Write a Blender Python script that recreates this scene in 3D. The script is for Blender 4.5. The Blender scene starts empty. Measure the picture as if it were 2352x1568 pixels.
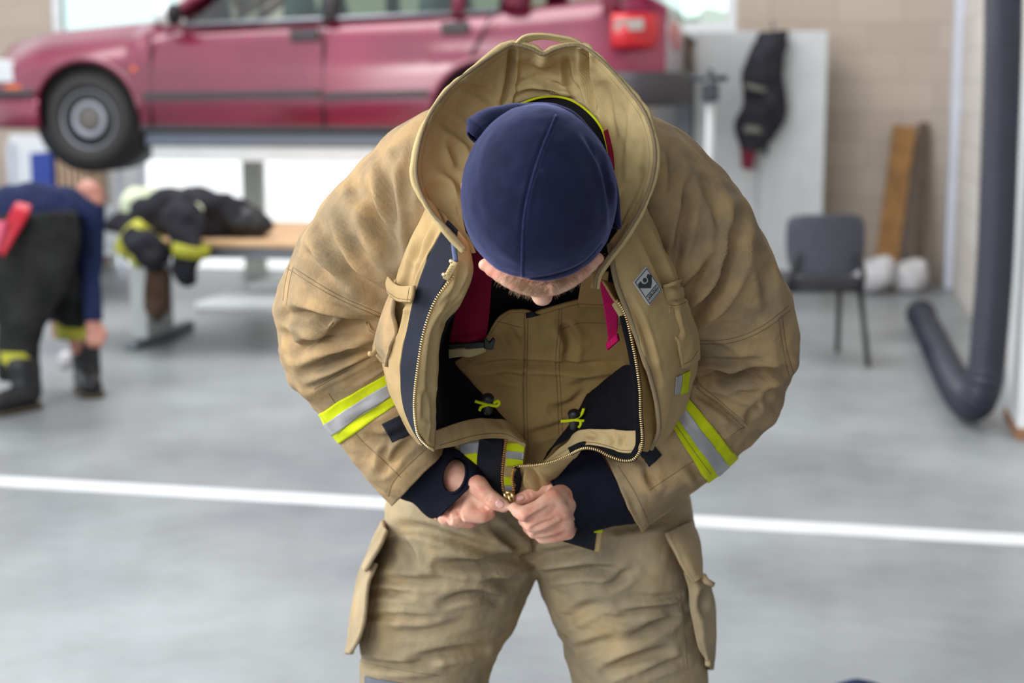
import bpy, math, random
import numpy as np
from mathutils import Vector
from mathutils.bvhtree import BVHTree
random.seed(7)
# ------------------------------------------------------------------ camera numbers (image taken as 2352x1568)
F = 3600.0; CX = 1176.0; CY = 784.0
PITCH = math.atan(584.0 / F); H = 1.5; YAW = math.radians(11.0)
cp, sp = math.cos(PITCH), math.sin(PITCH); cyw, syw = math.cos(YAW), math.sin(YAW)
S = bpy.context.scene
COL = S.collection

def U(px, py, d):
    """point seen at (px,py) at distance d straight ahead of the camera, firefighter frame"""
    px = np.asarray(px, float); py = np.asarray(py, float); d = np.asarray(d, float)
    a = (px - CX) / F; b = (CY - py) / F
    s = d / (cp + b * sp)
    return np.stack([a * s, d + 0 * a, H + s * (-sp + b * cp)], -1)

def UL(pts):
    pts = np.asarray(pts, float)
    return U(pts[..., 0], pts[..., 1], pts[..., 2])

def proj(P):
    v = P - np.array([0, 0, H])
    dep = v[..., 1] * cp - v[..., 2] * sp
    up = v[..., 1] * sp + v[..., 2] * cp
    return np.stack([CX + F * v[..., 0] / dep, CY - F * up / dep], -1)

def rotw(P):
    P = np.asarray(P, float)
    return np.stack([P[..., 0] * cyw - P[..., 1] * syw, P[..., 0] * syw + P[..., 1] * cyw, P[..., 2]], -1)

def wray(px, py):
    a = (px - CX) / F; b = (CY - py) / F
    return rotw(np.array([a, cp + b * sp, -sp + b * cp]))
def WY(px, py, Y):
    r = wray(px, py); s = Y / r[1]; return np.array([r[0] * s, Y, H + r[2] * s])
def WX(px, py, X):
    r = wray(px, py); s = X / r[0]; return np.array([X, r[1] * s, H + r[2] * s])
def FL(px, py, z=0.0):
    r = wray(px, py); s = (z - H) / r[2]; return np.array([r[0] * s, r[1] * s, z])
def WD(px, py, d):
    return rotw(U(px, py, d))

# ------------------------------------------------------------------ numpy tools
def cr(ctrl, n):
    """Catmull-Rom through ctrl (k,dim) -> (n,dim), uniform in the index"""
    c = np.asarray(ctrl, float); k = len(c)
    if k == 2:
        t = np.linspace(0, 1, n)[:, None]; return c[0] * (1 - t) + c[1] * t
    t = np.linspace(0, k - 1, n); i = np.minimum(t.astype(int), k - 2); f = (t - i)
    return cr_at(c, i, f)
def cr_at(c, i, f):
    k = len(c); f = f.reshape((-1,) + (1,) * (c.ndim - 1))
    p0 = np.where((i > 0).reshape(f.shape), c[np.maximum(i - 1, 0)], 2 * c[0] - c[1])
    p1 = c[i]; p2 = c[i + 1]
    p3 = np.where((i < k - 2).reshape(f.shape), c[np.minimum(i + 2, k - 1)], 2 * c[-1] - c[-2])
    return p1 + .5 * f * (p2 - p0 + f * (2 * p0 - 5 * p1 + 4 * p2 - p3 + f * (3 * (p1 - p2) + p3 - p0)))
def cr_t(ctrl, t):
    c = np.asarray(ctrl, float); t = np.asarray(t, float)
    i = np.clip(t.astype(int), 0, len(c) - 2); return cr_at(c, i, t - i)
def arclen(pts, n):
    d = np.r_[0, np.cumsum(np.linalg.norm(np.diff(pts, axis=0), axis=1))]
    t = np.linspace(0, d[-1], n)
    return np.stack([np.interp(t, d, pts[:, k]) for k in range(pts.shape[1])], 1)

def _h(ix, iy, iz, seed):
    n = (ix * 374761393 + iy * 668265263 + iz * 2147483647 + seed * 974634777) & 0xffffffff
    n = ((n ^ (n >> 13)) * 1274126177) & 0xffffffff
    return ((n ^ (n >> 16)) & 0xffff) / 65535.0 * 2 - 1
def vn(P, seed=0):
    P = np.asarray(P, float); i = np.floor(P).astype(np.int64); f = P - i; f = f * f * f * (f * (f * 6 - 15) + 10)
    out = 0
    for dx in (0, 1):
        for dy in (0, 1):
            for dz in (0, 1):
                w = (f[..., 0] if dx else 1 - f[..., 0]) * (f[..., 1] if dy else 1 - f[..., 1]) * (f[..., 2] if dz else 1 - f[..., 2])
                out = out + w * _h(i[..., 0] + dx, i[..., 1] + dy, i[..., 2] + dz, seed)
    return out
def fbm(P, seed=0, o=3):
    return sum(vn(P * 2 ** k, seed + k) / 2 ** k for k in range(o))

def grid_normals(A, closed=False):
    if closed:
        du = np.gradient(A, axis=0)
        B = np.concatenate([A[:, -2:-1], A, A[:, 1:2]], 1); dv = np.gradient(B, axis=1)[:, 1:-1]
    else:
        du = np.gradient(A, axis=0); dv = np.gradient(A, axis=1)
    n = np.cross(du, dv); n /= (np.linalg.norm(n, axis=-1, keepdims=True) + 1e-12)
    if closed:
        c = A[:, :-1].mean(1, keepdims=True)
        if np.sum(n * (A - c)) < 0: n = -n
    else:
        cam = np.array([0, 0, H])
        if np.sum(n * (A - cam)) > 0: n = -n
    return n

def strokes(P, N, L):
    """press folds into the surface: each stroke is (points px, width px, depth m); only what faces the camera"""
    P = P.reshape(-1, 3).copy(); Nf = N.reshape(-1, 3); q = proj(P)
    fr = np.clip(-np.sum(Nf * (P - np.array([0, 0, H])), -1) / np.linalg.norm(P - np.array([0, 0, H]), axis=-1) * 3, 0, 1)
    tot = np.zeros(len(P))
    for pts, w, a in L:
        c = cr(np.asarray(pts, float), max(14, 6 * len(pts)))
        lo = c.min(0) - 3.4 * w; hi = c.max(0) + 3.4 * w
        m = np.where(np.all((q > lo) & (q < hi), 1) & (fr > 0))[0]
        if not len(m): continue
        best = np.full(len(m), 1e9); tt = np.zeros(len(m))
        for k in range(len(c) - 1):
            ab = c[k + 1] - c[k]; L2 = ab @ ab + 1e-9
            s = np.clip(((q[m] - c[k]) @ ab) / L2, 0, 1)
            d = np.linalg.norm(q[m] - c[k] - s[:, None] * ab, axis=1)
            u = d < best; best[u] = d[u]; tt[u] = (k + s[u]) / (len(c) - 1)
        tp = np.clip(np.sin(np.pi * np.clip(tt * .9 + .05, 0, 1)), 0, 1) ** .7
        x = best / w
        prof = -np.exp(-x * x) + .45 * np.exp(-((x - 1.7) / .75) ** 2)
        tot[m] += 1.6 * a * tp * prof
    return (P + Nf * (tot * fr)[:, None]).reshape(N.shape)

# ------------------------------------------------------------------ mesh builders
OFF = np.zeros(3)
class MB:
    def __init__(s): s.v = []; s.f = []; s.uv = None; s.n = 0; s.mi = []
    def add(s, V, Fc, mi=0):
        V = np.asarray(V, float).reshape(-1, 3)
        s.v.append(V); s.f += [tuple(int(i) + s.n for i in f) for f in Fc]; s.mi += [mi] * len(Fc); s.n += len(V); return s
    def box(s, c, d, R=None, mi=0):
        x, y, z = np.asarray(d, float) / 2
        V = np.array([[i, j, k] for i in (-x, x) for j in (-y, y) for k in (-z, z)])
        if R is not None: V = V @ np.asarray(R, float).T
        return s.add(V + np.asarray(c, float), [(0, 1, 3, 2), (4, 6, 7, 5), (0, 4, 5, 1), (2, 3, 7, 6), (0, 2, 6, 4), (1, 5, 7, 3)], mi)
    def tube(s, path, r, n=10, cap=True, flat=None, mi=0):
        p = np.asarray(path, float); k = len(p); r = np.broadcast_to(np.asarray(r, float), (k,))
        T = np.gradient(p, axis=0); T /= np.linalg.norm(T, axis=1, keepdims=True) + 1e-12
        a = np.array([0, 0, 1.0]) if abs(T[0][2]) < .9 else np.array([1.0, 0, 0])
        V = []
        u = np.cross(T[0], a); u /= np.linalg.norm(u)
        for i in range(k):
            u = u - T[i] * (u @ T[i]); u /= np.linalg.norm(u) + 1e-12; w = np.cross(T[i], u)
            for j in range(n):
                t = 2 * math.pi * j / n
                V.append(p[i] + r[i] * (math.cos(t) * u + math.sin(t) * w))
        Fc = [(i * n + j, i * n + (j + 1) % n, (i + 1) * n + (j + 1) % n, (i + 1) * n + j) for i in range(k - 1) for j in range(n)]
        if cap: Fc += [tuple(range(n - 1, -1, -1)), tuple(range((k - 1) * n, k * n))]
        return s.add(V, Fc, mi)
    def cap(s, p0, r0, p1, r1, n=14, mi=0):
        """tapered capsule"""
        p0 = np.asarray(p0, float); p1 = np.asarray(p1, float); ax = p1 - p0; L = np.linalg.norm(ax); ax = ax / (L + 1e-9)
        st = []
        for t in np.linspace(-90, 0, 6): st.append((p0 + ax * r0 * math.sin(math.radians(t)), r0 * math.cos(math.radians(t)) + 1e-5))
        for t in np.linspace(0, 90, 6): st.append((p1 + ax * r1 * math.sin(math.radians(t)), r1 * math.cos(math.radians(t)) + 1e-5))
        a = np.array([0, 0, 1.0]) if abs(ax[2]) < .9 else np.array([1.0, 0, 0])
        u = np.cross(ax, a); u /= np.linalg.norm(u); w = np.cross(ax, u)
        th = np.linspace(0, 2 * np.pi, n, endpoint=False)
        V = np.concatenate([c + r * (np.cos(th)[:, None] * u + np.sin(th)[:, None] * w) for c, r in st])
        k = len(st)
        Fc = [(i * n + j, i * n + (j + 1) % n, (i + 1) * n + (j + 1) % n, (i + 1) * n + j) for i in range(k - 1) for j in range(n)]
        Fc += [tuple(range(n - 1, -1, -1)), tuple(range((k - 1) * n, k * n))]
        return s.add(V, Fc, mi)
    def chain(s, L, n=14, mi=0):
        for (a, ra), (b, rb) in zip(L[:-1], L[1:]): s.cap(a, ra, b, rb, n, mi)
        return s
    def ell(s, c, r, R=None, n=20, m=14, mi=0):
        V = []; Fc = []
        for i in range(m + 1):
            ph = math.pi * i / m
            for j in range(n):
                th = 2 * math.pi * j / n
                V.append((math.sin(ph) * math.cos(th) * r[0], math.sin(ph) * math.sin(th) * r[1], math.cos(ph) * r[2]))
        V = np.array(V)
        if R is not None: V = V @ np.asarray(R).T
        Fc = [(i * n + j, (i + 1) * n + j, (i + 1) * n + (j + 1) % n, i * n + (j + 1) % n) for i in range(m) for j in range(n)]
        return s.add(V + np.asarray(c, float), Fc, mi)
    def prism(s, poly, ext, mi=0):
        """poly: (k,3) planar loop, extruded by vector ext"""
        p = np.asarray(poly, float); k = len(p); V = np.concatenate([p, p + np.asarray(ext, float)])
        Fc = [tuple(range(k)), tuple(range(2 * k - 1, k - 1, -1))] + [(i, (i + 1) % k + 0, (i + 1) % k + k, i + k) for i in range(k)]
        return s.add(V, Fc, mi)
    def grid(s, A, N=None, th=0.0, closed=False, mi=0, uv=True):
        nu, nv = A.shape[:2]
        idx = np.arange(nu * nv).reshape(nu, nv)
        Fc = [(idx[i, j], idx[i, j + 1], idx[i + 1, j + 1], idx[i + 1, j]) for i in range(nu - 1) for j in range(nv - 1)]
        if th == 0:
            return s.add(A, Fc, mi)
        B = A - N * th; o = nu * nv
        Fb = [(a + o, d + o, c + o, b + o) for a, b, c, d in Fc]
        rim = []
        bl = list(idx[0, :]) + list(idx[1:, -1]) + list(idx[-1, -2::-1]) + ([] if closed else list(idx[-2:0:-1, 0]))
        if closed:
            for row in (idx[0], idx[-1]):
                rim += [(row[j], row[j] + o, row[j + 1] + o, row[j + 1]) for j in range(nv - 1)]
        else:
            rim = [(bl[i], bl[i] + o, bl[(i + 1) % len(bl)] + o, bl[(i + 1) % len(bl)]) for i in range(len(bl))]
        return s.add(np.concatenate([A.reshape(-1, 3), B.reshape(-1, 3)]), Fc + Fb + rim, mi)
    def build(s, name, mat, parent=None, smooth=True, bevel=0, sub=0, uvs=None, off=None, loc=None, angle=None):
        V = np.concatenate(s.v) if s.v else np.zeros((0, 3))
        if off is None: off = OFF
        V = V - off
        me = bpy.data.meshes.new(name)
        me.from_pydata(V.tolist(), [], s.f)
        mats = mat if isinstance(mat, (list, tuple)) else [mat]
        for m in mats: me.materials.append(m)
        if len(mats) > 1: me.polygons.foreach_set('material_index', s.mi)
        if smooth: me.polygons.foreach_set('use_smooth', [True] * len(me.polygons))
        if uvs is not None:
            lay = me.uv_layers.new(name='UVMap')
            li = np.zeros(len(me.loops), int); me.loops.foreach_get('vertex_index', li)
            lay.data.foreach_set('uv', uvs[li].astype(np.float32).ravel())
        import bmesh
        bm = bmesh.new(); bm.from_mesh(me); bmesh.ops.recalc_face_normals(bm, faces=bm.faces); bm.to_mesh(me); bm.free()
        me.update()
        o = bpy.data.objects.new(name, me); COL.objects.link(o)
        if angle is not None:
            me.set_sharp_from_angle(angle=math.radians(angle))
        if bevel:
            b = o.modifiers.new('b', 'BEVEL'); b.width = bevel; b.segments = 2; b.limit_method = 'ANGLE'
        if sub:
            b = o.modifiers.new('s', 'SUBSURF'); b.levels = sub; b.render_levels = sub
        if parent is not None: o.parent = parent
        if loc is not None: o.location = loc
        return o

def grid_uv(A, closed=False):
    du = np.linalg.norm(np.diff(A, axis=0), axis=-1).mean(1); dv = np.linalg.norm(np.diff(A, axis=1), axis=-1).mean(0)
    u = np.r_[0, np.cumsum(du)]; v = np.r_[0, np.cumsum(dv)]
    return np.stack(np.meshgrid(v, u), -1).reshape(-1, 2)

def sheet(name, A, mat, parent, th=.0025, closed=False, N=None):
    if N is None: N = grid_normals(A, closed)
    m = MB().grid(A, N, th, closed); uv = grid_uv(A)
    return m.build(name, mat, parent, uvs=np.concatenate([uv, uv]))

def curves(L, nu, nv):
    """L: curves across (each a list of (px,py,d)); returns px-space grid (nu along the curves, nv across)"""
    C = np.stack([cr(c, nu) for c in L], 0)
    return np.stack([cr(C[:, i], nv) for i in range(nu)], 0)

def ringtube(R, nu, nv, t0=None, t1=None):
    """R rows: ox,oy,ix,iy,d,rd -> (nu,nv+1,3) tube"""
    R = np.asarray(R, float)
    t = np.linspace(0 if t0 is None else t0, len(R) - 1 if t1 is None else t1, nu)
    Q = cr_t(R, t); th = np.linspace(0, 2 * np.pi, nv + 1)
    c, s_ = np.cos(th), np.sin(th)
    c = np.sign(c) * np.abs(c) ** .9; s_ = np.sign(s_) * np.abs(s_) ** .9
    mid = (Q[:, 0:2] + Q[:, 2:4]) / 2; hf = (Q[:, 0:2] - Q[:, 2:4]) / 2
    px = mid[:, 0:1] + hf[:, 0:1] * c; py = mid[:, 1:2] + hf[:, 1:2] * c
    d = Q[:, 4:5] + Q[:, 5:6] * s_
    return U(px, py, d)

def soften(A, closed=False, it=2, f=.5):
    for _ in range(it):
        B = A.copy(); B[1:-1] = A[1:-1] * (1 - f) + f * .5 * (A[:-2] + A[2:])
        C = B.copy(); C[:, 1:-1] = B[:, 1:-1] * (1 - f) + f * .5 * (B[:, :-2] + B[:, 2:])
        if closed:
            e = B[:, 0] * (1 - f) + f * .5 * (B[:, -2] + B[:, 1]); C[:, 0] = e; C[:, -1] = e
        A = C
    return A
def remesh(mb, voxel, smooth_it=4, fac=.5):
    V = np.concatenate(mb.v)
    me = bpy.data.meshes.new('tmp'); me.from_pydata(V.tolist(), [], mb.f)
    o = bpy.data.objects.new('tmp', me); COL.objects.link(o)
    m = o.modifiers.new('r', 'REMESH'); m.mode = 'VOXEL'; m.voxel_size = voxel
    if smooth_it:
        m = o.modifiers.new('s', 'SMOOTH'); m.factor = fac; m.iterations = smooth_it
    dg = bpy.context.evaluated_depsgraph_get(); dg.update(); ev = o.evaluated_get(dg); e = ev.to_mesh()
    n = len(e.vertices); v = np.zeros(n * 3); e.vertices.foreach_get('co', v)
    fs = [tuple(p.vertices) for p in e.polygons]
    nn = np.zeros(n * 3); e.vertices.foreach_get('normal', nn)
    ev.to_mesh_clear(); bpy.data.objects.remove(o); bpy.data.meshes.remove(me)
    return v.reshape(-1, 3), nn.reshape(-1, 3), fs

def bvh_of(objs):
    V = []; Fc = []; n = 0
    for o in objs:
        me = o.data
        v = np.zeros(len(me.vertices) * 3); me.vertices.foreach_get('co', v); v = v.reshape(-1, 3) + OFF
        V += v.tolist(); Fc += [tuple(i + n for i in p.vertices) for p in me.polygons]; n += len(v)
    return BVHTree.FromPolygons(V, Fc)
def cast(bvh, px, py):
    a = (px - CX) / F; b = (CY - py) / F
    d = Vector((a, cp + b * sp, -sp + b * cp)).normalized()
    hit = bvh.ray_cast(Vector((0, 0, H)), d)
    if hit[0] is None: return None, None
    n = hit[1]
    if n.dot(d) > 0: n = -n
    return np.array(hit[0]), np.array(n)
def trace(bvh, pts, n, lift=0.0):
    c = arclen(cr(np.asarray(pts, float), 8 * len(pts)), n); out = []
    for x, y in c:
        h, nn = cast(bvh, x, y)
        if h is not None: out.append(h + nn * lift)
    return np.array(out)
def seam(name, bvh, L, mat, parent, r=.0004, lift=.0002):
    for pts in L:
        ln = np.sum(np.linalg.norm(np.diff(np.asarray(pts, float), axis=0), axis=1))
        t = trace(bvh, pts, max(6, int(ln / 5)), lift)
        if len(t) < 3: continue
        j = np.where(np.linalg.norm(np.diff(t, axis=0), axis=1) > .02)[0]
        for seg in np.split(t, j + 1):
            if len(seg) > 2: MB().tube(seg, r, 6).build(name, mat, parent)
def decal(name, bvh, quad, mat, parent, nu=12, nv=12, lift=.0018, th=.0015, fold=None):
    """cloth patch sewn on: four px corners (or 2 edges of points) laid on the surface under them"""
    a = cr(np.asarray(quad[0], float), nu); b = cr(np.asarray(quad[1], float), nu)
    A = np.zeros((nu, nv, 3)); last = None
    for i in range(nu):
        for j in range(nv):
            q = a[i] + (b[i] - a[i]) * j / (nv - 1)
            h, nn = cast(bvh, *q)
            if h is None: h, nn = (last if last is not None else (U(q[0], q[1], 2.1), np.array([0, -1, 0])))
            last = (h, nn); A[i, j] = h + nn * lift
    return sheet(name, A, mat, parent, th)

# ------------------------------------------------------------------ materials
def lin(c):
    return tuple(((x / 255) / 12.92 if x / 255 < .04045 else ((x / 255 + .055) / 1.055) ** 2.4) for x in c) + (1.0,)
def mat_base(name, col, rough=.6, metal=0.0, spec=.5):
    m = bpy.data.materials.new(name); m.use_nodes = True
    nt = m.node_tree; b = nt.nodes['Principled BSDF']
    b.inputs['Base Color'].default_value = lin(col); b.inputs['Roughness'].default_value = rough
    b.inputs['Metallic'].default_value = metal; b.inputs['Specular IOR Level'].default_value = spec
    return m, nt, b
def noise_col(nt, vec, scale, detail, c1, c2, lo=.35, hi=.65, rough=.55):
    n = nt.nodes.new('ShaderNodeTexNoise'); n.inputs['Scale'].default_value = scale; n.inputs['Detail'].default_value = detail
    n.inputs['Roughness'].default_value = rough
    nt.links.new(vec, n.inputs['Vector'])
    r = nt.nodes.new('ShaderNodeValToRGB'); r.color_ramp.elements[0].position = lo; r.color_ramp.elements[1].position = hi
    r.color_ramp.elements[0].color = c1; r.color_ramp.elements[1].color = c2
    nt.links.new(n.outputs['Fac'], r.inputs['Fac']); return r, n
def mixc(nt, a, b, fac, mode='MIX'):
    m = nt.nodes.new('ShaderNodeMix'); m.data_type = 'RGBA'; m.blend_type = mode
    if isinstance(fac, float): m.inputs[0].default_value = fac
    else: nt.links.new(fac, m.inputs[0])
    for k, v in ((6, a), (7, b)):
        if isinstance(v, tuple): m.inputs[k].default_value = v
        else: nt.links.new(v, m.inputs[k])
    return m.outputs[2]
def mathn(nt, op, a, b=None):
    m = nt.nodes.new('ShaderNodeMath'); m.operation = op
    for k, v in ((0, a), (1, b)):
        if v is None: continue
        if isinstance(v, (int, float)): m.inputs[k].default_value = v
        else: nt.links.new(v, m.inputs[k])
    return m.outputs[0]
def cloth(name, c1, c2, grime=None, weave=None, wamp=.3, rough=.9, nscale=9, gscale=14, bump=.25, sheen=.0, gamt=.5, diag=False):
    m, nt, b = mat_base(name, c1, rough, 0, .15)
    tc = nt.nodes.new('ShaderNodeTexCoord')
    r, n = noise_col(nt, tc.outputs['Object'], nscale, 6, lin(c1), lin(c2), .38, .62)
    col = r.outputs['Color']
    if grime:
        g, gn = noise_col(nt, tc.outputs['Object'], gscale, 9, (0, 0, 0, 1), (1, 1, 1, 1), .5, .72, .65)
        f = mathn(nt, 'MULTIPLY', g.outputs['Color'], gamt)
        col = mixc(nt, col, lin(grime), f)
    fine = nt.nodes.new('ShaderNodeTexNoise'); fine.inputs['Scale'].default_value = 420; fine.inputs['Detail'].default_value = 3
    nt.links.new(tc.outputs['Object'], fine.inputs['Vector'])
    hgt = fine.outputs['Fac']
    if weave:
        sx = nt.nodes.new('ShaderNodeSeparateXYZ'); nt.links.new(tc.outputs['UV'], sx.inputs[0])
        k = 2 * math.pi / weave
        if diag:
            su = mathn(nt, 'SINE', mathn(nt, 'MULTIPLY', mathn(nt, 'ADD', sx.outputs[0], mathn(nt, 'MULTIPLY', sx.outputs[1], diag)), k)); w = su
        else:
            su = mathn(nt, 'SINE', mathn(nt, 'MULTIPLY', sx.outputs[0], k)); sv = mathn(nt, 'SINE', mathn(nt, 'MULTIPLY', sx.outputs[1], k))
            w = mathn(nt, 'MULTIPLY', su, sv)
        w01 = mathn(nt, 'MULTIPLY_ADD', w, .5); nt.nodes[-1].inputs[2].default_value = .5
        dk = mixc(nt, (1 - wamp, 1 - wamp, 1 - wamp, 1), (1, 1, 1, 1), w01)
        col = mixc(nt, col, dk, 1.0, 'MULTIPLY')
        hgt = mathn(nt, 'MULTIPLY_ADD', w01, .6); nt.links.new(fine.outputs['Fac'], nt.nodes[-1].inputs[2])
    nt.links.new(col, b.inputs['Base Color'])
    mid = nt.nodes.new('ShaderNodeTexNoise'); mid.inputs['Scale'].default_value = 45; mid.inputs['Detail'].default_value = 5
    nt.links.new(tc.outputs['Object'], mid.inputs['Vector'])
    b1 = nt.nodes.new('ShaderNodeBump'); b1.inputs['Strength'].default_value = bump; b1.inputs['Distance'].default_value = .004
    nt.links.new(mid.outputs['Fac'], b1.inputs['Height'])
    b2 = nt.nodes.new('ShaderNodeBump'); b2.inputs['Strength'].default_value = .35; b2.inputs['Distance'].default_value = .0008
    nt.links.new(hgt, b2.inputs['Height']); nt.links.new(b1.outputs[0], b2.inputs['Normal']); nt.links.new(b2.outputs[0], b.inputs['Normal'])
    if sheen:
        b.inputs['Sheen Weight'].default_value = sheen; b.inputs['Sheen Roughness'].default_value = .45; b.inputs['Sheen Tint'].default_value = (.42, .46, .95, 1)
    return m
def plain(name, col, rough=.6, metal=0.0, var=.0, vs=6, spec=.5, bump=0, bs=80):
    m, nt, b = mat_base(name, col, rough, metal, spec)
    tc = nt.nodes.new('ShaderNodeTexCoord')
    c2 = tuple(max(0, x * (1 - (var or .04))) for x in col)
    r, n = noise_col(nt, tc.outputs['Object'], vs, 5, lin(c2), lin(col), .35, .65)
    nt.links.new(r.outputs['Color'], b.inputs['Base Color'])
    if bump:
        t = nt.nodes.new('ShaderNodeTexNoise'); t.inputs['Scale'].default_value = bs; nt.links.new(tc.outputs['Object'], t.inputs['Vector'])
        bb = nt.nodes.new('ShaderNodeBump'); bb.inputs['Strength'].default_value = bump; bb.inputs['Distance'].default_value = .002
        nt.links.new(t.outputs['Fac'], bb.inputs['Height']); nt.links.new(bb.outputs[0], b.inputs['Normal'])
    return m
M = {}
M['jacket'] = cloth('jacket_canvas', (145, 126, 98), (173, 144, 104), (108, 98, 81), None, gamt=.6, nscale=17, gscale=11, bump=.8)
M['panel'] = cloth('jacket_panel_canvas', (174, 147, 103), (184, 157, 112), (130, 113, 88), .0019, .12, gamt=.35)
M['collar'] = cloth('collar_canvas', (200, 178, 128), (212, 190, 140), (152, 134, 98), .0024, .32, gamt=.4)
M['facing'] = cloth('facing_canvas', (194, 168, 120), (204, 180, 132), (162, 139, 102), .0022, .26, gamt=.3)
M['trouser'] = cloth('trouser_canvas', (168, 150, 120), (138, 126, 102), (182, 150, 102), None, gamt=.6, nscale=9, gscale=8, bump=.7)
M['bib'] = cloth('bib_canvas', (172, 138, 88), (182, 150, 98), (140, 116, 80), .0021, .34, gamt=.35)
M['piping'] = cloth('worn_piping', (138, 122, 94), (152, 134, 102), (110, 100, 84), .002, .3, diag=1.0)
M['navy_velcro'] = cloth('navy_hook_tape', (46, 49, 60), (55, 58, 69), None, .0022, .35, diag=1.2, bump=.1)
M['black_velcro'] = cloth('black_loop_tape', (30, 31, 37), (40, 41, 48), None, None, bump=.3)
M['lining'] = cloth('navy_mesh_lining', (17, 18, 26), (22, 23, 32), None, .0055, .45, bump=.1)
M['black'] = cloth('black_knit', (20, 20, 24), (26, 26, 30), None, .003, .3, bump=.1)
M['wrist'] = cloth('navy_wristlet_knit', (22, 23, 36), (28, 29, 44), None, .0016, .25, bump=.35)
M['beanie'] = cloth('navy_fleece', (19, 21, 44), (23, 25, 52), None, None, bump=.15, sheen=.38, nscale=40)
M['beanie_seam'] = cloth('navy_fleece_seam', (28, 31, 60), (36, 40, 74), None, None, bump=.3, sheen=.25, nscale=200)
M['thread'] = plain('brown_thread', (112, 90, 62), .9)
M['thread_l'] = plain('pale_thread', (168, 148, 112), .9)
M['lime'] = cloth('lime_tape', (196, 208, 18), (210, 220, 30), (132, 138, 30), .002, .15, gamt=.55, bump=.25)
M['silver'] = plain('silver_reflective_tape', (168, 166, 168), .42, .25, .1, 30)
M['red'] = cloth('dark_red_webbing', (132, 14, 50), (142, 18, 58), None, .0035, .45, bump=.1)
M['pink'] = cloth('pink_webbing', (196, 22, 92), (208, 30, 104), None, .004, .4, diag=.55, bump=.1)
M['plastic'] = plain('black_plastic', (24, 24, 26), .45)
M['brass'] = plain('brass', (226, 200, 150), .32, 1.0)
M['brass_d'] = plain('aged_brass', (190, 140, 84), .38, 1.0)
M['label'] = plain('silver_badge_cloth', (186, 186, 184), .6)
M['ink'] = plain('badge_ink', (44, 45, 48), .7)
def skin_mat():
    m, nt, b = mat_base('skin', (222, 170, 146), .5, 0, .35)
    tc = nt.nodes.new('ShaderNodeTexCoord')
    r, n = noise_col(nt, tc.outputs['Object'], 38, 5, lin((214, 146, 124)), lin((228, 182, 158)), .35, .62)
    nt.links.new(r.outputs['Color'], b.inputs['Base Color'])
    b.inputs['Subsurface Weight'].default_value = .25; b.inputs['Subsurface Radius'].default_value = (.012, .005, .003); b.inputs['Subsurface Scale'].default_value = .6
    t = nt.nodes.new('ShaderNodeTexNoise'); t.inputs['Scale'].default_value = 260; t.inputs['Detail'].default_value = 4; nt.links.new(tc.outputs['Object'], t.inputs['Vector'])
    bb = nt.nodes.new('ShaderNodeBump'); bb.inputs['Strength'].default_value = .3; bb.inputs['Distance'].default_value = .001
    nt.links.new(t.outputs['Fac'], bb.inputs['Height']); nt.links.new(bb.outputs[0], b.inputs['Normal'])
    return m
M['skin'] = skin_mat()
M['nail'] = plain('fingernail', (232, 180, 168), .28)
M['brow'] = plain('blond_hair', (172, 140, 108), .6)
M['eye'] = plain('eye_white', (225, 222, 218), .2)
M['lips'] = plain('lips', (196, 120, 112), .45)

def tag(o, label=None, cat=None, group=None, kind=None):
    if label: o['label'] = label
    if cat: o['category'] = cat
    if group: o['group'] = group
    if kind: o['kind'] = kind
    return o
# ================================================================== THE FIREFIGHTER (built in his own frame, feet at OFF)
OFF = np.array([0.02, 2.42, 0.0])
def PX(x, y, d): return U(x, y, d)

# ---- body: one continuous surface, clothes are its children
mb = MB()
hip = PX(1222, 1100, 2.45); chest = PX(1238, 620, 2.28); neck0 = PX(1240, 430, 2.11)
mb.chain([(hip, .075), (PX(1226, 900, 2.38), .115), (chest, .135), (PX(1238, 440, 2.17), .12), (neck0, .075)], 24)
neck1 = PX(1262, 360, 1.968)
mb.cap(PX(1248, 385, 2.08), .062, neck1, .0595, 22)
for sx, sh, el, wr in ((-1, (950, 500, 2.12), (755, 800, 2.21), (1012, 1100, 2.20)), (1, (1525, 500, 2.12), (1725, 850, 2.22), (1330, 1128, 2.195))):
    mb.chain([(PX(1238 + sx * 110, 450, 2.17), .08), (PX(*sh), .06)], 18)
    mb.chain([(PX(*sh), .062), (PX(*el), .046)], 18)
    mb.chain([(PX(*el), .045), ((PX(*el) + PX(*wr)) / 2, .040), (PX(*wr), .0285)], 18)
for x0, x1, x2 in ((1110, 985, 880), (1335, 1460, 1555)):
    mb.chain([(PX(x0, 1140, 2.45), .075), (PX(x1 + (25 if x1 < 1200 else -25) * 0, 1500, 2.40), .06), ((PX(x1 - (40 if x1 < 1200 else -40), 1800, 2.40)), .042), (np.array([*PX(x2, 2100, 2.44)[:2], .12]), .042)], 18)
    f = PX(x2, 2100, 2.44); mb.cap(np.array([f[0], f[1] + .03, .06]), .05, np.array([f[0], f[1] - .14, .045]), .04, 16)
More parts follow.
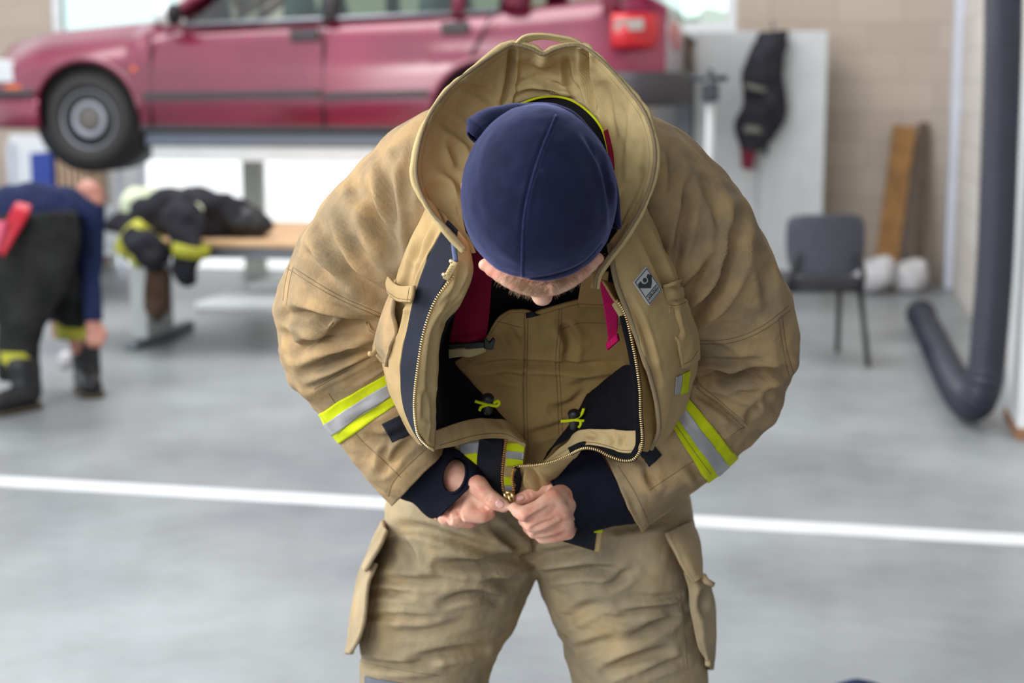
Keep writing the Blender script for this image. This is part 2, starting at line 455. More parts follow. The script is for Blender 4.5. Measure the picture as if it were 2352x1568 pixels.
# hands
def hand(wrist, wr, palm, fingers, thumb):
    for (mcp, r) in palm: mb.cap(PX(*wrist), wr * .8, PX(*mcp), r, 16)
    for a, b in zip(palm[:-1], palm[1:]): mb.cap(PX(*a[0]), a[1], PX(*b[0]), b[1], 14)
    for fg in fingers: mb.chain([(PX(*p), r) for p, r in fg], 16)
    mb.chain([(PX(*p), r) for p, r in thumb], 16)
mb.cap(PX(1024, 1086, 2.194), .027, PX(1052, 1106, 2.184), .027, 16)
hand((1022, 1104, 2.192), .031,
     [((1086, 1142, 2.163), .0125), ((1066, 1154, 2.167), .0125), ((1044, 1161, 2.177), .0118), ((1026, 1164, 2.188), .0105)],
     [[((1086, 1142, 2.163), .0125), ((1074, 1182, 2.134), .0112), ((1106, 1186, 2.132), .0100), ((1125, 1180, 2.143), .0086)],
      [((1066, 1154, 2.167), .0122), ((1043, 1193, 2.146), .0108), ((1078, 1199, 2.158), .0098), ((1098, 1190, 2.178), .0085)],
      [((1044, 1161, 2.177), .0115), ((1021, 1190, 2.162), .0102), ((1048, 1200, 2.178), .0092), ((1070, 1192, 2.198), .008)],
      [((1026, 1164, 2.188), .0102), ((1006, 1182, 2.178), .0088), ((1026, 1193, 2.194), .008), ((1044, 1188, 2.21), .0072)]],
     [((1056, 1110, 2.186), .0160), ((1098, 1114, 2.146), .0148), ((1118, 1137, 2.138), .0124), ((1137, 1152, 2.133), .0126), ((1156, 1161, 2.131), .0100)])
mb.cap(PX(1088, 1126, 2.162), .013, PX(1108, 1164, 2.148), .0105, 14)
mb.cap(PX(1290, 1094, 2.175), .016, PX(1252, 1106, 2.166), .0135, 14)
hand((1318, 1128, 2.188), .032,
     [((1270, 1144, 2.126), .0138), ((1288, 1174, 2.130), .0138), ((1298, 1200, 2.142), .0128), ((1304, 1222, 2.157), .0112)],
     [[((1270, 1144, 2.126), .0136), ((1236, 1166, 2.113), .0112), ((1203, 1180, 2.106), .0114), ((1190, 1174, 2.112), .0098), ((1182, 1166, 2.122), .0084)],
      [((1288, 1174, 2.130), .0132), ((1250, 1194, 2.118), .0106), ((1220, 1205, 2.116), .0106), ((1204, 1194, 2.142), .0094), ((1218, 1184, 2.165), .008)],
      [((1298, 1200, 2.142), .0122), ((1258, 1213, 2.134), .0102), ((1227, 1221, 2.132), .0102), ((1213, 1210, 2.158), .009), ((1228, 1200, 2.18), .0078)],
      [((1304, 1222, 2.157), .0108), ((1272, 1232, 2.150), .0092), ((1246, 1235, 2.150), .0090), ((1232, 1224, 2.172), .008), ((1246, 1215, 2.19), .007)]],
     [((1288, 1102, 2.178), .017), ((1252, 1118, 2.166), .0125), ((1230, 1130, 2.158), .0105), ((1212, 1140, 2.152), .0106), ((1190, 1147, 2.148), .0085)])
# head, face turned down to the zip: Xh his left, Zh crown, Fh face
Zh = np.array([.02, -.955, .295]); Zh /= np.linalg.norm(Zh); Xh = np.array([1, .01, .06]); Xh -= Zh * (Xh @ Zh); Xh /= np.linalg.norm(Xh); Fh = np.cross(Xh, Zh); Fh = -Fh if Fh[2] > 0 else Fh
HC = PX(1236, 452, 1.815)
def HP(x, f, z): return HC + Xh * x + Fh * f + Zh * z
Rh = np.stack([Xh, Fh, Zh], 1)
mb.ell(HP(0, -.004, .018), (.078, .096, .092), Rh, 30, 20)
mb.ell(HP(0, .03, -.055), (.066, .064, .075), Rh, 26, 18)        # face block
mb.ell(HP(0, .052, -.108), (.038, .034, .030), Rh, 20, 14)       # chin
mb.cap(HP(-.05, .02, -.095), .024, HP(-.02, .06, -.112), .022, 14); mb.cap(HP(.05, .02, -.095), .024, HP(.02, .06, -.112), .022, 14)
for x in np.linspace(-.063, .063, 17): mb.ell(HP(x, .1035 - 8.0 * x * x, -.012 - 3 * x * x), (.011, .0125 - 1.2 * x * x, .014), Rh, 16, 12)   # brow
mb.ell(HP(0, .032, -.012), (.072, .064, .045), Rh, 30, 18)
mb.cap(HP(0, .094, -.022), .0085, HP(0, .106, -.046), .0112, 14); mb.ell(HP(0, .108, -.050), (.0128, .0120, .012), Rh)   # nose
for sx in (-1, 1):
    mb.ell(HP(sx * .0120, .096, -.054), (.0085, .011, .008), Rh); mb.ell(HP(sx * .04, .07, -.045), (.022, .018, .016), Rh)
    mb.ell(HP(sx * .078, -.012, -.03), (.008, .020, .032), Rh); mb.ell(HP(sx * .083, -.018, -.022), (.006, .014, .020), Rh)
    mb.cap(HP(sx * .012, .085, -.028), .009, HP(sx * .042, .075, -.03), .009, 12)
mb.cap(HP(-.016, .090, -.079), .0065, HP(.016, .090, -.079), .0065, 12); mb.cap(HP(-.014, .088, -.088), .0075, HP(.014, .088, -.088), .0075, 12)
mb.cap(HP(0, -.02, -.05), .060, neck1, .0585, 20); mb.cap(HP(0, -.055, -.02), .05, PX(1255, 380, 2.0), .056, 20)
v, nn, fs = remesh(mb, .0027, 4, .5)
q = proj(v)
# knuckle creases
cre = [([(1124, 1130), (1110, 1150)], 3, .0008), ([(1128, 1136), (1115, 1155)], 3, .0008), ([(1086, 1120), (1096, 1134), (1112, 1160), (1128, 1172)], 5, .0012), ([(1052, 1175), (1062, 1196)], 4, .0032), ([(1028, 1178), (1034, 1198)], 4, .0032),
       ([(1212, 1128), (1222, 1146)], 3, .001), ([(1262, 1165), (1235, 1180), (1212, 1192)], 5, .0032), ([(1276, 1192), (1245, 1203), (1222, 1214)], 5, .0032), ([(1284, 1214), (1255, 1222), (1228, 1230)], 5, .0032)]
v = strokes(v, nn, cre)
m2 = MB().add(v, fs)
person = m2.build('person', M['skin'])
person.location = rotw(OFF)
person.rotation_euler = (0, 0, YAW)
tag(person, 'firefighter in tan turnout gear bending forward, both hands on the open jacket zip', 'person')
def sub(o, lab=None):
    if lab: o['label'] = lab
    return o
# nails, eyes, lips, eyebrows
pbvh = bvh_of([person])
def nail(x, y, ang, L, w):
    h, n = cast(pbvh, x, y)
    cam = np.array([0, 0, H]); t = np.array([math.cos(ang), 0, -math.sin(ang)]); t -= n * (t @ n); t /= np.linalg.norm(t); b = np.cross(n, t)
    A = np.zeros((9, 7, 3))
    for i in range(9):
        for j in range(7):
            a = (i / 8 - .5) * 2; c = (j / 6 - .5) * 2
            A[i, j] = h + n * (.0009 - .0012 * c * c) + t * a * L / 2 + b * c * w / 2 * math.sqrt(max(0, 1 - (abs(a) ** 3) * .8))
    return sheet('fingernail', A, M['nail'], person, .001)
nail(1148, 1157, .7, .0125, .0105)
nail(1196, 1143, math.pi - .3, .010, .008)
for sx in (-1, 1):
    MB().ell(HP(sx * .031, .078, -.026), (.0115, .0115, .0115), Rh).build('eyeball', M['eye'], person)
MB().cap(HP(-.015, .0965, -.0835), .004, HP(.015, .0965, -.0835), .004).build('lips', M['lips'], person)
def strands(name, L, mat):
    m = MB()
    for p, t, ln, r in L:
        k = np.linspace(0, 1, 5)[:, None]
        bend = np.array([0, 0, -.15 * ln])
        path = p + t * ln * k + bend * k * k
        m.tube(path, np.linspace(r, r * .25, 5), 4)
    return m.build(name, mat, person)
L = []
for i in range(760):
    x = random.triangular(-.056, .040, -.012) if i < 640 else random.uniform(.0, .052)
    sd = -1 if x < .008 else 1; k = random.random() * (1 if x < .012 else .72)
    base = HP(x, .1035 - 8.0 * x * x - .004 + .0125 * k, -.012 + .0135 * math.sqrt(max(0, 1 - (k - .25) ** 2 * 1.2)))
    t = Xh * sd * random.uniform(.25, 1.1) + Fh * random.uniform(.45, 1.0) + Zh * random.uniform(-.35, .15); t /= np.linalg.norm(t)
    L.append((base, t, random.uniform(.006, .0115), random.uniform(.00011, .0002)))
strands('eyebrows', L, M['brow'])
L = []
for sx in (-1, 1):
    for i in range(26):
        x = sx * random.uniform(.018, .040)
        t = Fh * 1.0 + Xh * sx * random.uniform(-.5, .4); t /= np.linalg.norm(t)
        L.append((HP(x, .088, -.026), t, random.uniform(.014, .022), .0002))
    strands('eyelashes', L, M['brow']); L = []

# ---- beanie
def beanie():
    nth, nph = 120, 46
    A = np.zeros((nph, nth + 1, 3))
    for j in range(nth + 1):
        th = 2 * math.pi * j / nth          # 0 = his left, pi/2 = face side
        s_ = math.sin(th)
        end = math.radians(99 - 13 * max(0, s_) ** 1.6 + 12 * max(0, -s_))
        for i in range(nph):
            ph = end * (i / (nph - 1))
            sn, cs = math.sin(ph), math.cos(ph)
            ex, ey = math.cos(th), math.sin(th)
            rx = .0895 + .0022 * s_ ; ry = .1015 if ey > 0 else .103
            rz = .108
            p = np.array([ex * sn * rx, ey * sn * ry, cs * rz + .012])
            p[0] *= 1 + .05 * min(0, p[1]) / .1 * (1 if ex < 0 else .6)
            if i >= nph - 3: p *= 1 + .006 * (i - nph + 4) / 3
            A[i, j] = HP(*p)
    N = grid_normals(A, True)
    A = A + N * (.0012 * fbm(A * 22, 3)[..., None] + .0004 * vn(A * 90, 9)[..., None])
    return A, N
bA, bN = beanie()
ST = [([(1275, 268), (1240, 350), (1213, 440), (1200, 520), (1196, 640)], 5, .0013), ([(1095, 590), (1130, 620), (1200, 641), (1280, 630), (1340, 605), (1385, 560)], 4, .0012),
      ([(1340, 300), (1385, 380), (1405, 470), (1408, 540)], 9, .004), ([(1372, 320), (1400, 400), (1412, 480)], 6, .002)]
bA = strokes(bA, bN, ST)
beanie_o = sheet('beanie', bA, M['beanie'], person, .0028, True)
beanie_o['label'] = 'dark navy fleece beanie'
bb = bvh_of([beanie_o])
seam('crown_seam', bb, [[(1277, 266), (1243, 350), (1216, 440), (1203, 520), (1199, 644)]], M['beanie_seam'], beanie_o, .0019, .0002)
seam('brim_stitching', bb, [[(1093, 588), (1130, 619), (1200, 641), (1280, 630), (1340, 603), (1382, 560)]], M['wrist'], beanie_o, .0007, .0)
# folded neck skirt of the beanie, bunched behind the head
P_ = cr([(1086, 318, 1.83), (1112, 298, 1.862), (1150, 281, 1.878), (1200, 268, 1.885), (1262, 265, 1.885), (1310, 283, 1.88), (1352, 325, 1.868), (1388, 390, 1.85), (1405, 460, 1.838), (1412, 520, 1.835)], 70)
C_ = UL(P_)
wv = np.interp(np.linspace(0, 1, 70), [0, .06, .18, .35, .5, .7, 1], [.010, .021, .022, .015, .012, .012, .008])
rad = C_ - HC; rad -= Zh * (rad @ Zh)[:, None]; rad /= np.linalg.norm(rad, axis=1, keepdims=True)
th = np.linspace(0, 2 * np.pi, 25)
A = C_[:, None] + wv[:, None, None] * (np.cos(th)[None, :, None] * Zh * 1.5 + np.sin(th)[None, :, None] * rad[:, None])
A += (.0025 * fbm(A * 28, 5, 2))[..., None] * rad[:, None]
sheet('neck_fold', A, M['beanie'], beanie_o, .0025, True)

# ---- jacket: hidden carcass of the back, then sleeves, fronts, collar
JR = [(900, 1130, 1560, 1130, 2.44, .155), (905, 1000, 1560, 1000, 2.42, .16), (912, 860, 1560, 860, 2.38, .165), (925, 720, 1545, 720, 2.315, .16), (945, 560, 1525, 560, 2.245, .15),
      (985, 430, 1480, 430, 2.185, .135), (1040, 330, 1430, 330, 2.13, .105), (1100, 262, 1375, 262, 2.10, .07), (1190, 236, 1290, 236, 2.09, .03)]
A = ringtube(JR, 90, 96); N = grid_normals(A, True)
A = A + N * (.004 * fbm(A * 9, 11))[..., None]
jacket = sheet('jacket', A, M['jacket'], person, .004, True)
jacket['label'] = 'tan canvas turnout jacket worn open'
# dark shirt in the opening
sh = curves([[(985, 560, 2.06), (1000, 660, 2.115), (1000, 740, 2.18), (1010, 850, 2.24)], [(1110, 520, 2.03), (1120, 600, 2.06), (1120, 700, 2.135), (1110, 850, 2.23)],
             [(1240, 500, 2.02), (1240, 600, 2.055), (1240, 700, 2.13), (1240, 850, 2.23)], [(1370, 520, 2.03), (1370, 600, 2.06), (1380, 700, 2.145), (1380, 850, 2.23)],
             [(1480, 560, 2.06), (1480, 660, 2.115), (1490, 740, 2.18), (1480, 850, 2.24)]], 40, 50)
A = UL(sh); N = grid_normals(A); A = A + N * (.005 * fbm(A * 14, 21))[..., None]
shirt = sheet('t_shirt', A, M['black'], person, .002)

def sleeve(name, R, ST, seed, nu=190, nv=128):
    A = ringtube(R, nu, nv); N = grid_normals(A, True)
    t = np.linspace(0, 1, nu)[:, None]
    # slack cloth: soft lumps, cross wrinkles about the elbow
    lump = .0065 * fbm(A * np.array([9, 9, 9]), seed) + .0030 * fbm(A * 26, seed + 5, 2) + .0011 * (1 - 2 * np.abs(vn(A * 48 + 2 * fbm(A * 12, seed, 2)[..., None], seed + 8)))
    v_ = np.linspace(0, 2 * np.pi, nv + 1)[None, :]
    q = np.stack([t * 26 + 1.2 * np.sin(v_ * 2 + seed) * .6 + 0 * v_, np.cos(v_) * 1.1 + 0 * t, np.sin(v_) * 1.1 + 0 * t], -1)
    w = 1 - np.abs(vn(q + fbm(A * 8, seed + 9, 2)[..., None] * .9, seed + 3)) * 2
    el = np.exp(-((t - .52) / .2) ** 2) * .0035 + .0010
    A = A + N * (lump + w * el)[..., None]
    A[:, -1] = A[:, 0]
    N = grid_normals(A, True)
    A = strokes(A, N, ST); A[:, -1] = A[:, 0]; A = soften(A, True)
    return A, grid_normals(A, True)
LR = [(1075, 222, 1080, 520, 2.085, .09), (960, 270, 1040, 570, 2.085, .115), (860, 343, 1005, 640, 2.095, .12), (770, 436, 975, 690, 2.11, .12), (703, 530, 950, 715, 2.13, .118), (660, 622, 940, 738, 2.15, .115),
      (640, 700, 940, 762, 2.17, .112), (633, 768, 942, 782, 2.185, .11), (648, 848, 945, 795, 2.195, .107), (690, 908, 948, 803, 2.20, .10), (737, 946, 960, 812, 2.205, .094), (786, 1010, 982, 872, 2.205, .088),
      (822, 1060, 995, 930, 2.205, .082), (862, 1112, 1008, 985, 2.205, .076), (903, 1160, 1022, 1036, 2.205, .07)]
LS = [([(866, 350), (884, 400), (893, 470), (902, 530), (914, 585)], 12, .013), ([(829, 432), (853, 493), (877, 540), (902, 588)], 15, .019), ([(808, 392), (812, 440), (815, 490)], 11, .008),
      ([(735, 510), (758, 572), (790, 620), (825, 647), (880, 682)], 15, .014), ([(672, 560), (703, 592), (735, 620), (790, 662)], 14, .010), ([(778, 455), (790, 510), (812, 560), (840, 600), (870, 630)], 11, .008),
      ([(664, 722), (700, 728), (745, 738), (800, 748), (870, 742)], 15, .020), ([(676, 812), (715, 790), (760, 773), (800, 765), (866, 760)], 13, .016), ([(700, 858), (740, 838), (790, 812), (860, 792)], 12, .013),
      ([(745, 700), (790, 715), (850, 730)], 10, .006), ([(655, 760), (675, 790), (690, 800)], 9, .008), ([(705, 895), (760, 865), (830, 830), (870, 812)], 7, .004),
      ([(800, 975), (850, 950), (900, 935)], 9, .006), ([(900, 1010), (880, 1050), (880, 1085)], 8, .006), ([(850, 1000), (880, 1010), (930, 990)], 10, .006), ([(870, 1085), (900, 1060), (920, 1030), (960, 1005)], 10, .007), ([(950, 330), (935, 400), (930, 470)], 12, .006), ([(915, 340), (900, 390)], 9, .006)]
LS += [(q_, 3.5, .0016) for q_ in ([(665, 608), (738, 655), (798, 687), (875, 720)], [(755, 903), (800, 970), (830, 1010), (873, 1050), (921, 1096)], [(983, 1026), (929, 1077), (902, 1109), (892, 1140)], [(732, 882), (790, 850), (850, 820)])]
LA, LN = sleeve('sleeve', LR, LS, 31)
sl_l = sheet('sleeve', LA, M['jacket'], jacket, .004, True)
RR = [(1420, 225, 1420, 520, 2.085, .09), (1540, 292, 1455, 575, 2.085, .115), (1632, 372, 1490, 640, 2.095, .12), (1706, 462, 1515, 690, 2.11, .12), (1770, 590, 1530, 730, 2.135, .118), (1814, 685, 1538, 758, 2.155, .115),
      (1838, 775, 1542, 780, 2.175, .112), (1834, 862, 1545, 798, 2.19, .11), (1790, 950, 1545, 815, 2.20, .105), (1738, 1002, 1542, 832, 2.205, .098), (1693, 1046, 1535, 852, 2.205, .092), (1630, 1100, 1502, 908, 2.205, .086),
      (1572, 1146, 1472, 952, 2.205, .082), (1518, 1182, 1440, 1002, 2.205, .078), (1470, 1216, 1388, 1040, 2.205, .074)]
RS = [([(1590, 732), (1625, 699), (1657, 659), (1680, 610), (1693, 550), (1700, 490)], 14, .020), ([(1572, 672), (1610, 640), (1642, 596)], 12, .014), ([(1548, 612), (1568, 530), (1578, 470), (1582, 420)], 11, .010),
      ([(1600, 864), (1643, 865), (1679, 871), (1710, 868), (1760, 860), (1815, 850)], 13, .019), ([(1682, 896), (1720, 902), (1760, 897)], 10, .008), ([(1545, 340), (1550, 400), (1545, 450)], 12, .006), ([(1650, 540), (1652, 580), (1650, 640)], 9, .006),
      ([(1610, 830), (1680, 836), (1760, 830)], 12, .006), ([(1758, 930), (1772, 905), (1800, 890)], 9, .008), ([(1718, 960), (1740, 930), (1750, 910)], 8, .006), ([(1765, 925), (1790, 945)], 7, .005),
      ([(1478, 1078), (1492, 1096), (1506, 1116)], 8, .007), ([(1450, 1040), (1480, 1062), (1500, 1075)], 9, .006), ([(1580, 1070), (1600, 1090), (1612, 1108)], 9, .006), ([(1620, 420), (1650, 480), (1668, 560)], 13, .006), ([(1735, 560), (1760, 640), (1765, 700)], 14, .006), ([(1425, 1110), (1450, 1150), (1470, 1200)], 8, .004), ([(1600, 905), (1650, 935), (1710, 985)], 7, .006)]
RS += [(q_, 3.5, .0016) for q_ in ([(1606, 782), (1677, 778), (1748, 750), (1811, 703)], [(1796, 723), (1807, 802), (1823, 857)], [(1599, 889), (1655, 935), (1711, 982)], [(1420, 1070), (1459, 1132), (1491, 1202)], [(1491, 1126), (1561, 1079), (1626, 1038), (1667, 1009)])]
RA, RN = sleeve('sleeve', RR, [(q_, w_, a_ * (1.35 if a_ > .004 else 1)) for q_, w_, a_ in RS], 57)
sl_r = sheet('sleeve', RA, M['jacket'], jacket, .004, True)
jac_bvh = bvh_of([sl_l, sl_r])
def band(A, N, nring, t0, t1, off, n=None):
    nu = A.shape[0]; i0, i1 = t0 / (nring - 1) * (nu - 1), t1 / (nring - 1) * (nu - 1)
    k = np.linspace(i0, i1, 14); a = cr_t(A, k); b = cr_t(N, k); b /= np.linalg.norm(b, axis=-1, keepdims=True); return a + b * off, b
for (A, N, R, t0, t1, pr) in ((LA, LN, LR, 10.0, 11.05, sl_l), (RA, RN, RR, 10.02, 11.1, sl_r)):
    a, b = band(A, N, len(R), t0, t1, .0022); sheet('reflective_stripe', a, M['lime'], jacket, .0018, True, b)['label'] = 'lime yellow stripe'
    a, b = band(A, N, len(R), t0 + (t1 - t0) * .33, t0 + (t1 - t0) * .68, .0032); sheet('reflective_stripe', a, M['silver'], jacket, .001, True, b)['label'] = 'silver stripe'
    a, b = band(A, N, len(R), 13.2, 13.98, -.010); sheet('cuff_lining', a, M['black'], jacket, .002, True, b)
seam('stripe_stitching', bvh_of([o for o in jacket.children if o.name.startswith('reflective_stripe')]), [[(742, 934), (800, 880), (850, 852), (880, 840)], [(776, 996), (830, 950), (880, 922), (904, 908)], [(1576, 908), (1630, 970), (1684, 1040)], [(1550, 972), (1590, 1030), (1632, 1088)]], M['thread'], jacket)
seam('sleeve_seam', jac_bvh, [[(665, 608), (738, 655), (798, 687), (875, 720)], [(660, 616), (735, 663), (798, 696), (873, 728)], [(665, 608), (655, 650), (650, 690)], [(673, 614), (664, 655), (658, 700)],
     [(755, 903), (800, 970), (830, 1010), (873, 1050), (921, 1096)], [(983, 1026), (929, 1077), (902, 1109), (892, 1140)], [(732, 882), (790, 850), (850, 820)], [(722, 893), (745, 880), (800, 850)]], M['thread'], jacket)
seam('sleeve_seam', jac_bvh, [[(1606, 782), (1677, 778), (1748, 750), (1811, 703)], [(1606, 790), (1680, 787), (1752, 759), (1815, 712)], [(1796, 723), (1807, 802), (1823, 857)], [(1788, 730), (1799, 805), (1812, 862)], [(1599, 889), (1655, 935), (1711, 982)], [(1607, 883), (1662, 928), (1718, 976)],
     [(1420, 1070), (1459, 1132), (1491, 1202)], [(1491, 1126), (1561, 1079), (1626, 1038), (1667, 1009)], [(1676, 1003), (1700, 985), (1711, 982)]], M['thread'], jacket)
decal('hook_and_loop_tab', jac_bvh, ([(877, 973), (902, 1016)], [(935, 945), (955, 992)]), M['black_velcro'], jacket)['label'] = 'black tab on the sleeve'
decal('hook_and_loop_tab', jac_bvh, ([(1468, 1036), (1492, 1072)], [(1500, 1020), (1520, 1044)]), M['black_velcro'], jacket)['label'] = 'black tab on the sleeve'

# ---- fronts
def front(name, cols, nu, nv, ST, seed, mat, th=.003, amp=.003):
    A = UL(curves(cols, nu, nv)); N = grid_normals(A)
    A = A + N * (amp * fbm(A * 12, seed) + amp * .35 * fbm(A * 40, seed + 3, 2))[..., None]
    A = strokes(A, grid_normals(A), ST)
    return A, grid_normals(A)
# image-left front: columns run neck -> hem
c1 = [(985, 470, 1.95), (925, 595, 1.97), (892, 690, 2.0), (868, 770, 2.03), (878, 845, 2.05), (905, 925, 2.065), (935, 985, 2.08), (965, 1020, 2.09)]
c0 = [(x + 26, y, d + .17) for x, y, d in c1]
c2 = [(1008, 480, 1.89), (955, 590, 1.905), (922, 680, 1.925), (905, 765, 1.945), (900, 850, 1.97), (915, 925, 2.0), (941, 985, 2.025), (968, 1020, 2.045)]
c3 = [(1028, 505, 1.86), (985, 590, 1.875), (955, 670, 1.89), (936, 755, 1.905), (922, 840, 1.925), (926, 925, 1.955), (948, 985, 1.98), (972, 1022, 2.0)]
c4 = [(1052, 530, 1.855), (1036, 620, 1.862), (1003, 685, 1.872), (975, 760, 1.885), (960, 845, 1.90), (952, 925, 1.925), (957, 985, 1.955), (980, 1024, 1.98)]
c5 = [(1066, 545, 1.858), (1062, 615, 1.866), (1035, 690, 1.878), (1000, 762, 1.893), (984, 845, 1.91), (978, 925, 1.935), (982, 988, 1.965), (990, 1029, 1.985)]
c6 = [(1078, 560, 1.875), (1087, 622, 1.888), (1062, 695, 1.90), (1022, 748, 1.92), (1006, 840, 1.94), (1004, 920, 1.965), (1004, 985, 1.99), (1001, 1034, 2.0)]
c7 = [(1080, 565, 1.93), (1086, 628, 1.945), (1058, 702, 1.96), (1014, 760, 1.98), (998, 850, 2.0), (996, 925, 2.02), (998, 990, 2.04), (1000, 1036, 2.05)]
PS = [([(960, 560), (935, 640), (905, 760)], 9, .006), ([(1000, 530), (955, 620), (935, 700)], 7, .006), ([(985, 505), (950, 590)], 9, .005)]
FS = [([(1080, 640), (1040, 700), (1003, 760), (990, 850), (988, 960)], 9, .005), ([(1062, 610), (1050, 660), (1020, 700)], 7, .004), ([(1000, 900), (996, 960), (992, 1010)], 5, .004), ([(975, 900), (974, 960)], 6, .004), ([(1010, 745), (1030, 735), (1060, 690)], 6, .004)]
A, N = front('f', [c0, c1, c2, c3], 120, 70, PS, 71, None)
fl = sheet('front_panel', A, M['panel'], jacket, .003)
A, N = front('f', [c3, c4], 120, 16, [], 72, None, amp=.001); 
ribs = np.sin(np.linspace(0, 1, 120) * 190)[:, None]
hook = sheet('hook_tape', A + N * .0012, M['navy_velcro'], jacket, .0025); hook['label'] = 'navy hook tape down the jacket front'
A, N = front('f', [c4, c5, c6, c7], 120, 50, FS, 73, None, amp=.002)
fac = sheet('front_facing', A, M['facing'], jacket, .003)
lining_c = [[(1078, 560, 1.90), (1088, 625, 1.91), (1060, 700, 1.925), (1018, 758, 1.945), (1002, 845, 1.965), (1000, 930, 1.985), (1000, 990, 2.0)],
            [(1060, 590, 2.01), (1050, 660, 2.05), (1030, 740, 2.085), (1020, 800, 2.11), (1025, 860, 2.125), (1040, 930, 2.11), (1060, 985, 2.08)],
            [(1070, 590, 2.04), (1050, 690, 2.095), (1030, 770, 2.125), (1045, 830, 2.145), (1085, 880, 2.15), (1130, 925, 2.16), (1164, 962, 2.155)]]
A = UL(curves(lining_c, 70, 40)); N = grid_normals(A); A = A + N * (.003 * fbm(A * 16, 81))[..., None]
sheet('lining', A, M['lining'], jacket, .002)
# zip teeth
def zip_teeth(name, path, parent, mat, wid=.0050, step=.0033, normal=None):
    p = np.asarray(path); L = np.sum(np.linalg.norm(np.diff(p, axis=0), axis=1)); p = arclen(p, max(3, int(L / step)))
    T = np.gradient(p, axis=0); T /= np.linalg.norm(T, axis=1, keepdims=True); m = MB(); cam = np.array([0, 0, H])
    for i in range(len(p)):
        vw = cam - p[i]; vw /= np.linalg.norm(vw); b = np.cross(T[i], vw); b /= np.linalg.norm(b); n = np.cross(b, T[i])
        R = np.stack([b, T[i], n], 1)
        m.ell(p[i] + n * .0010, (wid / 2, .00125, .0016), R, 8, 6)
    return m.build(name, mat, parent)
def zpath(ctrl, n=400, lift=.002):
    P = UL(cr(ctrl, n)); cam = np.array([0, 0, H]); vw = cam - P; vw /= np.linalg.norm(vw, axis=1, keepdims=True); return P + vw * lift
z4 = [(x + 2, y, d - .002) for x, y, d in c4]; z4[0] = (1046, 628, 1.86); z4[1] = (1024, 655, 1.864)
zl = [(1042, 634, 1.858)] + [(1001, 690, 1.868)] + [(x, y, d - .004) for x, y, d in c4[3:7]] + [(966, 1008, 1.962), (982, 1024, 1.974), (992, 1030, 1.985)]
zip_teeth('zipper', zpath(zl), jacket, M['brass'])
# brass end piece + blue pull cord above it
e0 = U(1024, 641, 1.855); e1 = U(1047, 599, 1.85); ax = e1 - e0; Ln = np.linalg.norm(ax); ax /= Ln
vw = np.array([0, 0, H]) - e0; vw /= np.linalg.norm(vw); bx = np.cross(ax, vw); bx /= np.linalg.norm(bx); nx = np.cross(bx, ax); Rm = np.stack([bx, ax, nx], 1)
m = MB().box((e0 + e1) / 2, (.0075, Ln, .006), Rm); m.ell(e0 - bx * .004 + ax * .004, (.0035, .0035, .0035)); m.ell(e1 - bx * .004 - ax * .003, (.0035, .0035, .0035))
for k in range(4): m.tube([e0 + ax * (Ln * (.25 + .14 * k)) - bx * .004 + nx * .0035, e0 + ax * (Ln * (.33 + .14 * k)) + bx * .001 + nx * .0035], .0009, 6)
m.build('zipper_end', M['brass'], jacket, bevel=.0012)
MB().tube(zpath([(1041, 540, 1.853), (1043, 570, 1.852), (1047, 600, 1.85)], 12), .0032, 8).build('zipper_cord', plain('blue_cord', (88, 100, 134), .7), jacket)
# hem of the image-left front, seen from inside, folded towards the hands
hem = [[(1003, 990, 1.995), (1040, 974, 2.03), (1085, 963, 2.07), (1130, 961, 2.105), (1164, 963, 2.13), (1190, 985, 2.135), (1211, 1011, 2.13)],
       [(1001, 1012, 2.0), (1042, 998, 2.025), (1085, 987, 2.06), (1130, 984, 2.09), (1165, 988, 2.112), (1190, 1003, 2.12), (1210, 1018, 2.122)],
       [(1001, 1034, 2.003), (1042, 1024, 2.025), (1085, 1012, 2.055), (1130, 1006, 2.085), (1162, 1008, 2.107), (1188, 1016, 2.117), (1208, 1026, 2.12)]]
A = UL(curves(hem, 80, 24)); N = grid_normals(A); A = A + N * (.003 * fbm(A * 18, 91))[..., None]
hem_l = sheet('hem_facing', A, M['panel'], jacket, .004)
hb = bvh_of([hem_l]); seam('hem_stitching', hb, [[(1010, 1022), (1045, 1012), (1090, 1000), (1130, 995), (1165, 998), (1200, 1016)]], M['thread'], jacket)
# outside of the folded-up lower front below it
low = [[(1045, 1020, 2.19), (1045, 1070, 2.20), (1040, 1120, 2.21)], [(1100, 1010, 2.165), (1100, 1070, 2.175), (1105, 1150, 2.18)], [(1160, 1005, 2.15), (1160, 1070, 2.16), (1160, 1150, 2.168)]]
A = UL(curves(low, 40, 40)); N = grid_normals(A); A = A + N * (.003 * fbm(A * 18, 95))[..., None]
lowf = sheet('lower_front', A, M['panel'], jacket, .004)
strip = [[(1160, 1003, 2.135), (1160, 1060, 2.15), (1158, 1100, 2.158), (1162, 1140, 2.16)], [(1185, 1006, 2.135), (1184, 1060, 2.15), (1180, 1100, 2.158), (1176, 1140, 2.16)], [(1208, 1015, 2.135), (1204, 1062, 2.15), (1196, 1100, 2.165), (1185, 1140, 2.165)]]
A = UL(curves(strip, 40, 24)); lowg = sheet('zipper_placket', A, M['panel'], jacket, .003)
lb = bvh_of([lowf, lowg])
decal('reflective_stripe', lb, ([(1056, 1020), (1058, 1066)], [(1108, 1008), (1104, 1085)]), M['silver'], jacket)['label'] = 'silver stripe'
decal('reflective_stripe', lb, ([(1058, 1044), (1062, 1068)], [(1106, 1036), (1100, 1072)]), M['lime'], jacket, lift=.003)['label'] = 'lime yellow stripe'
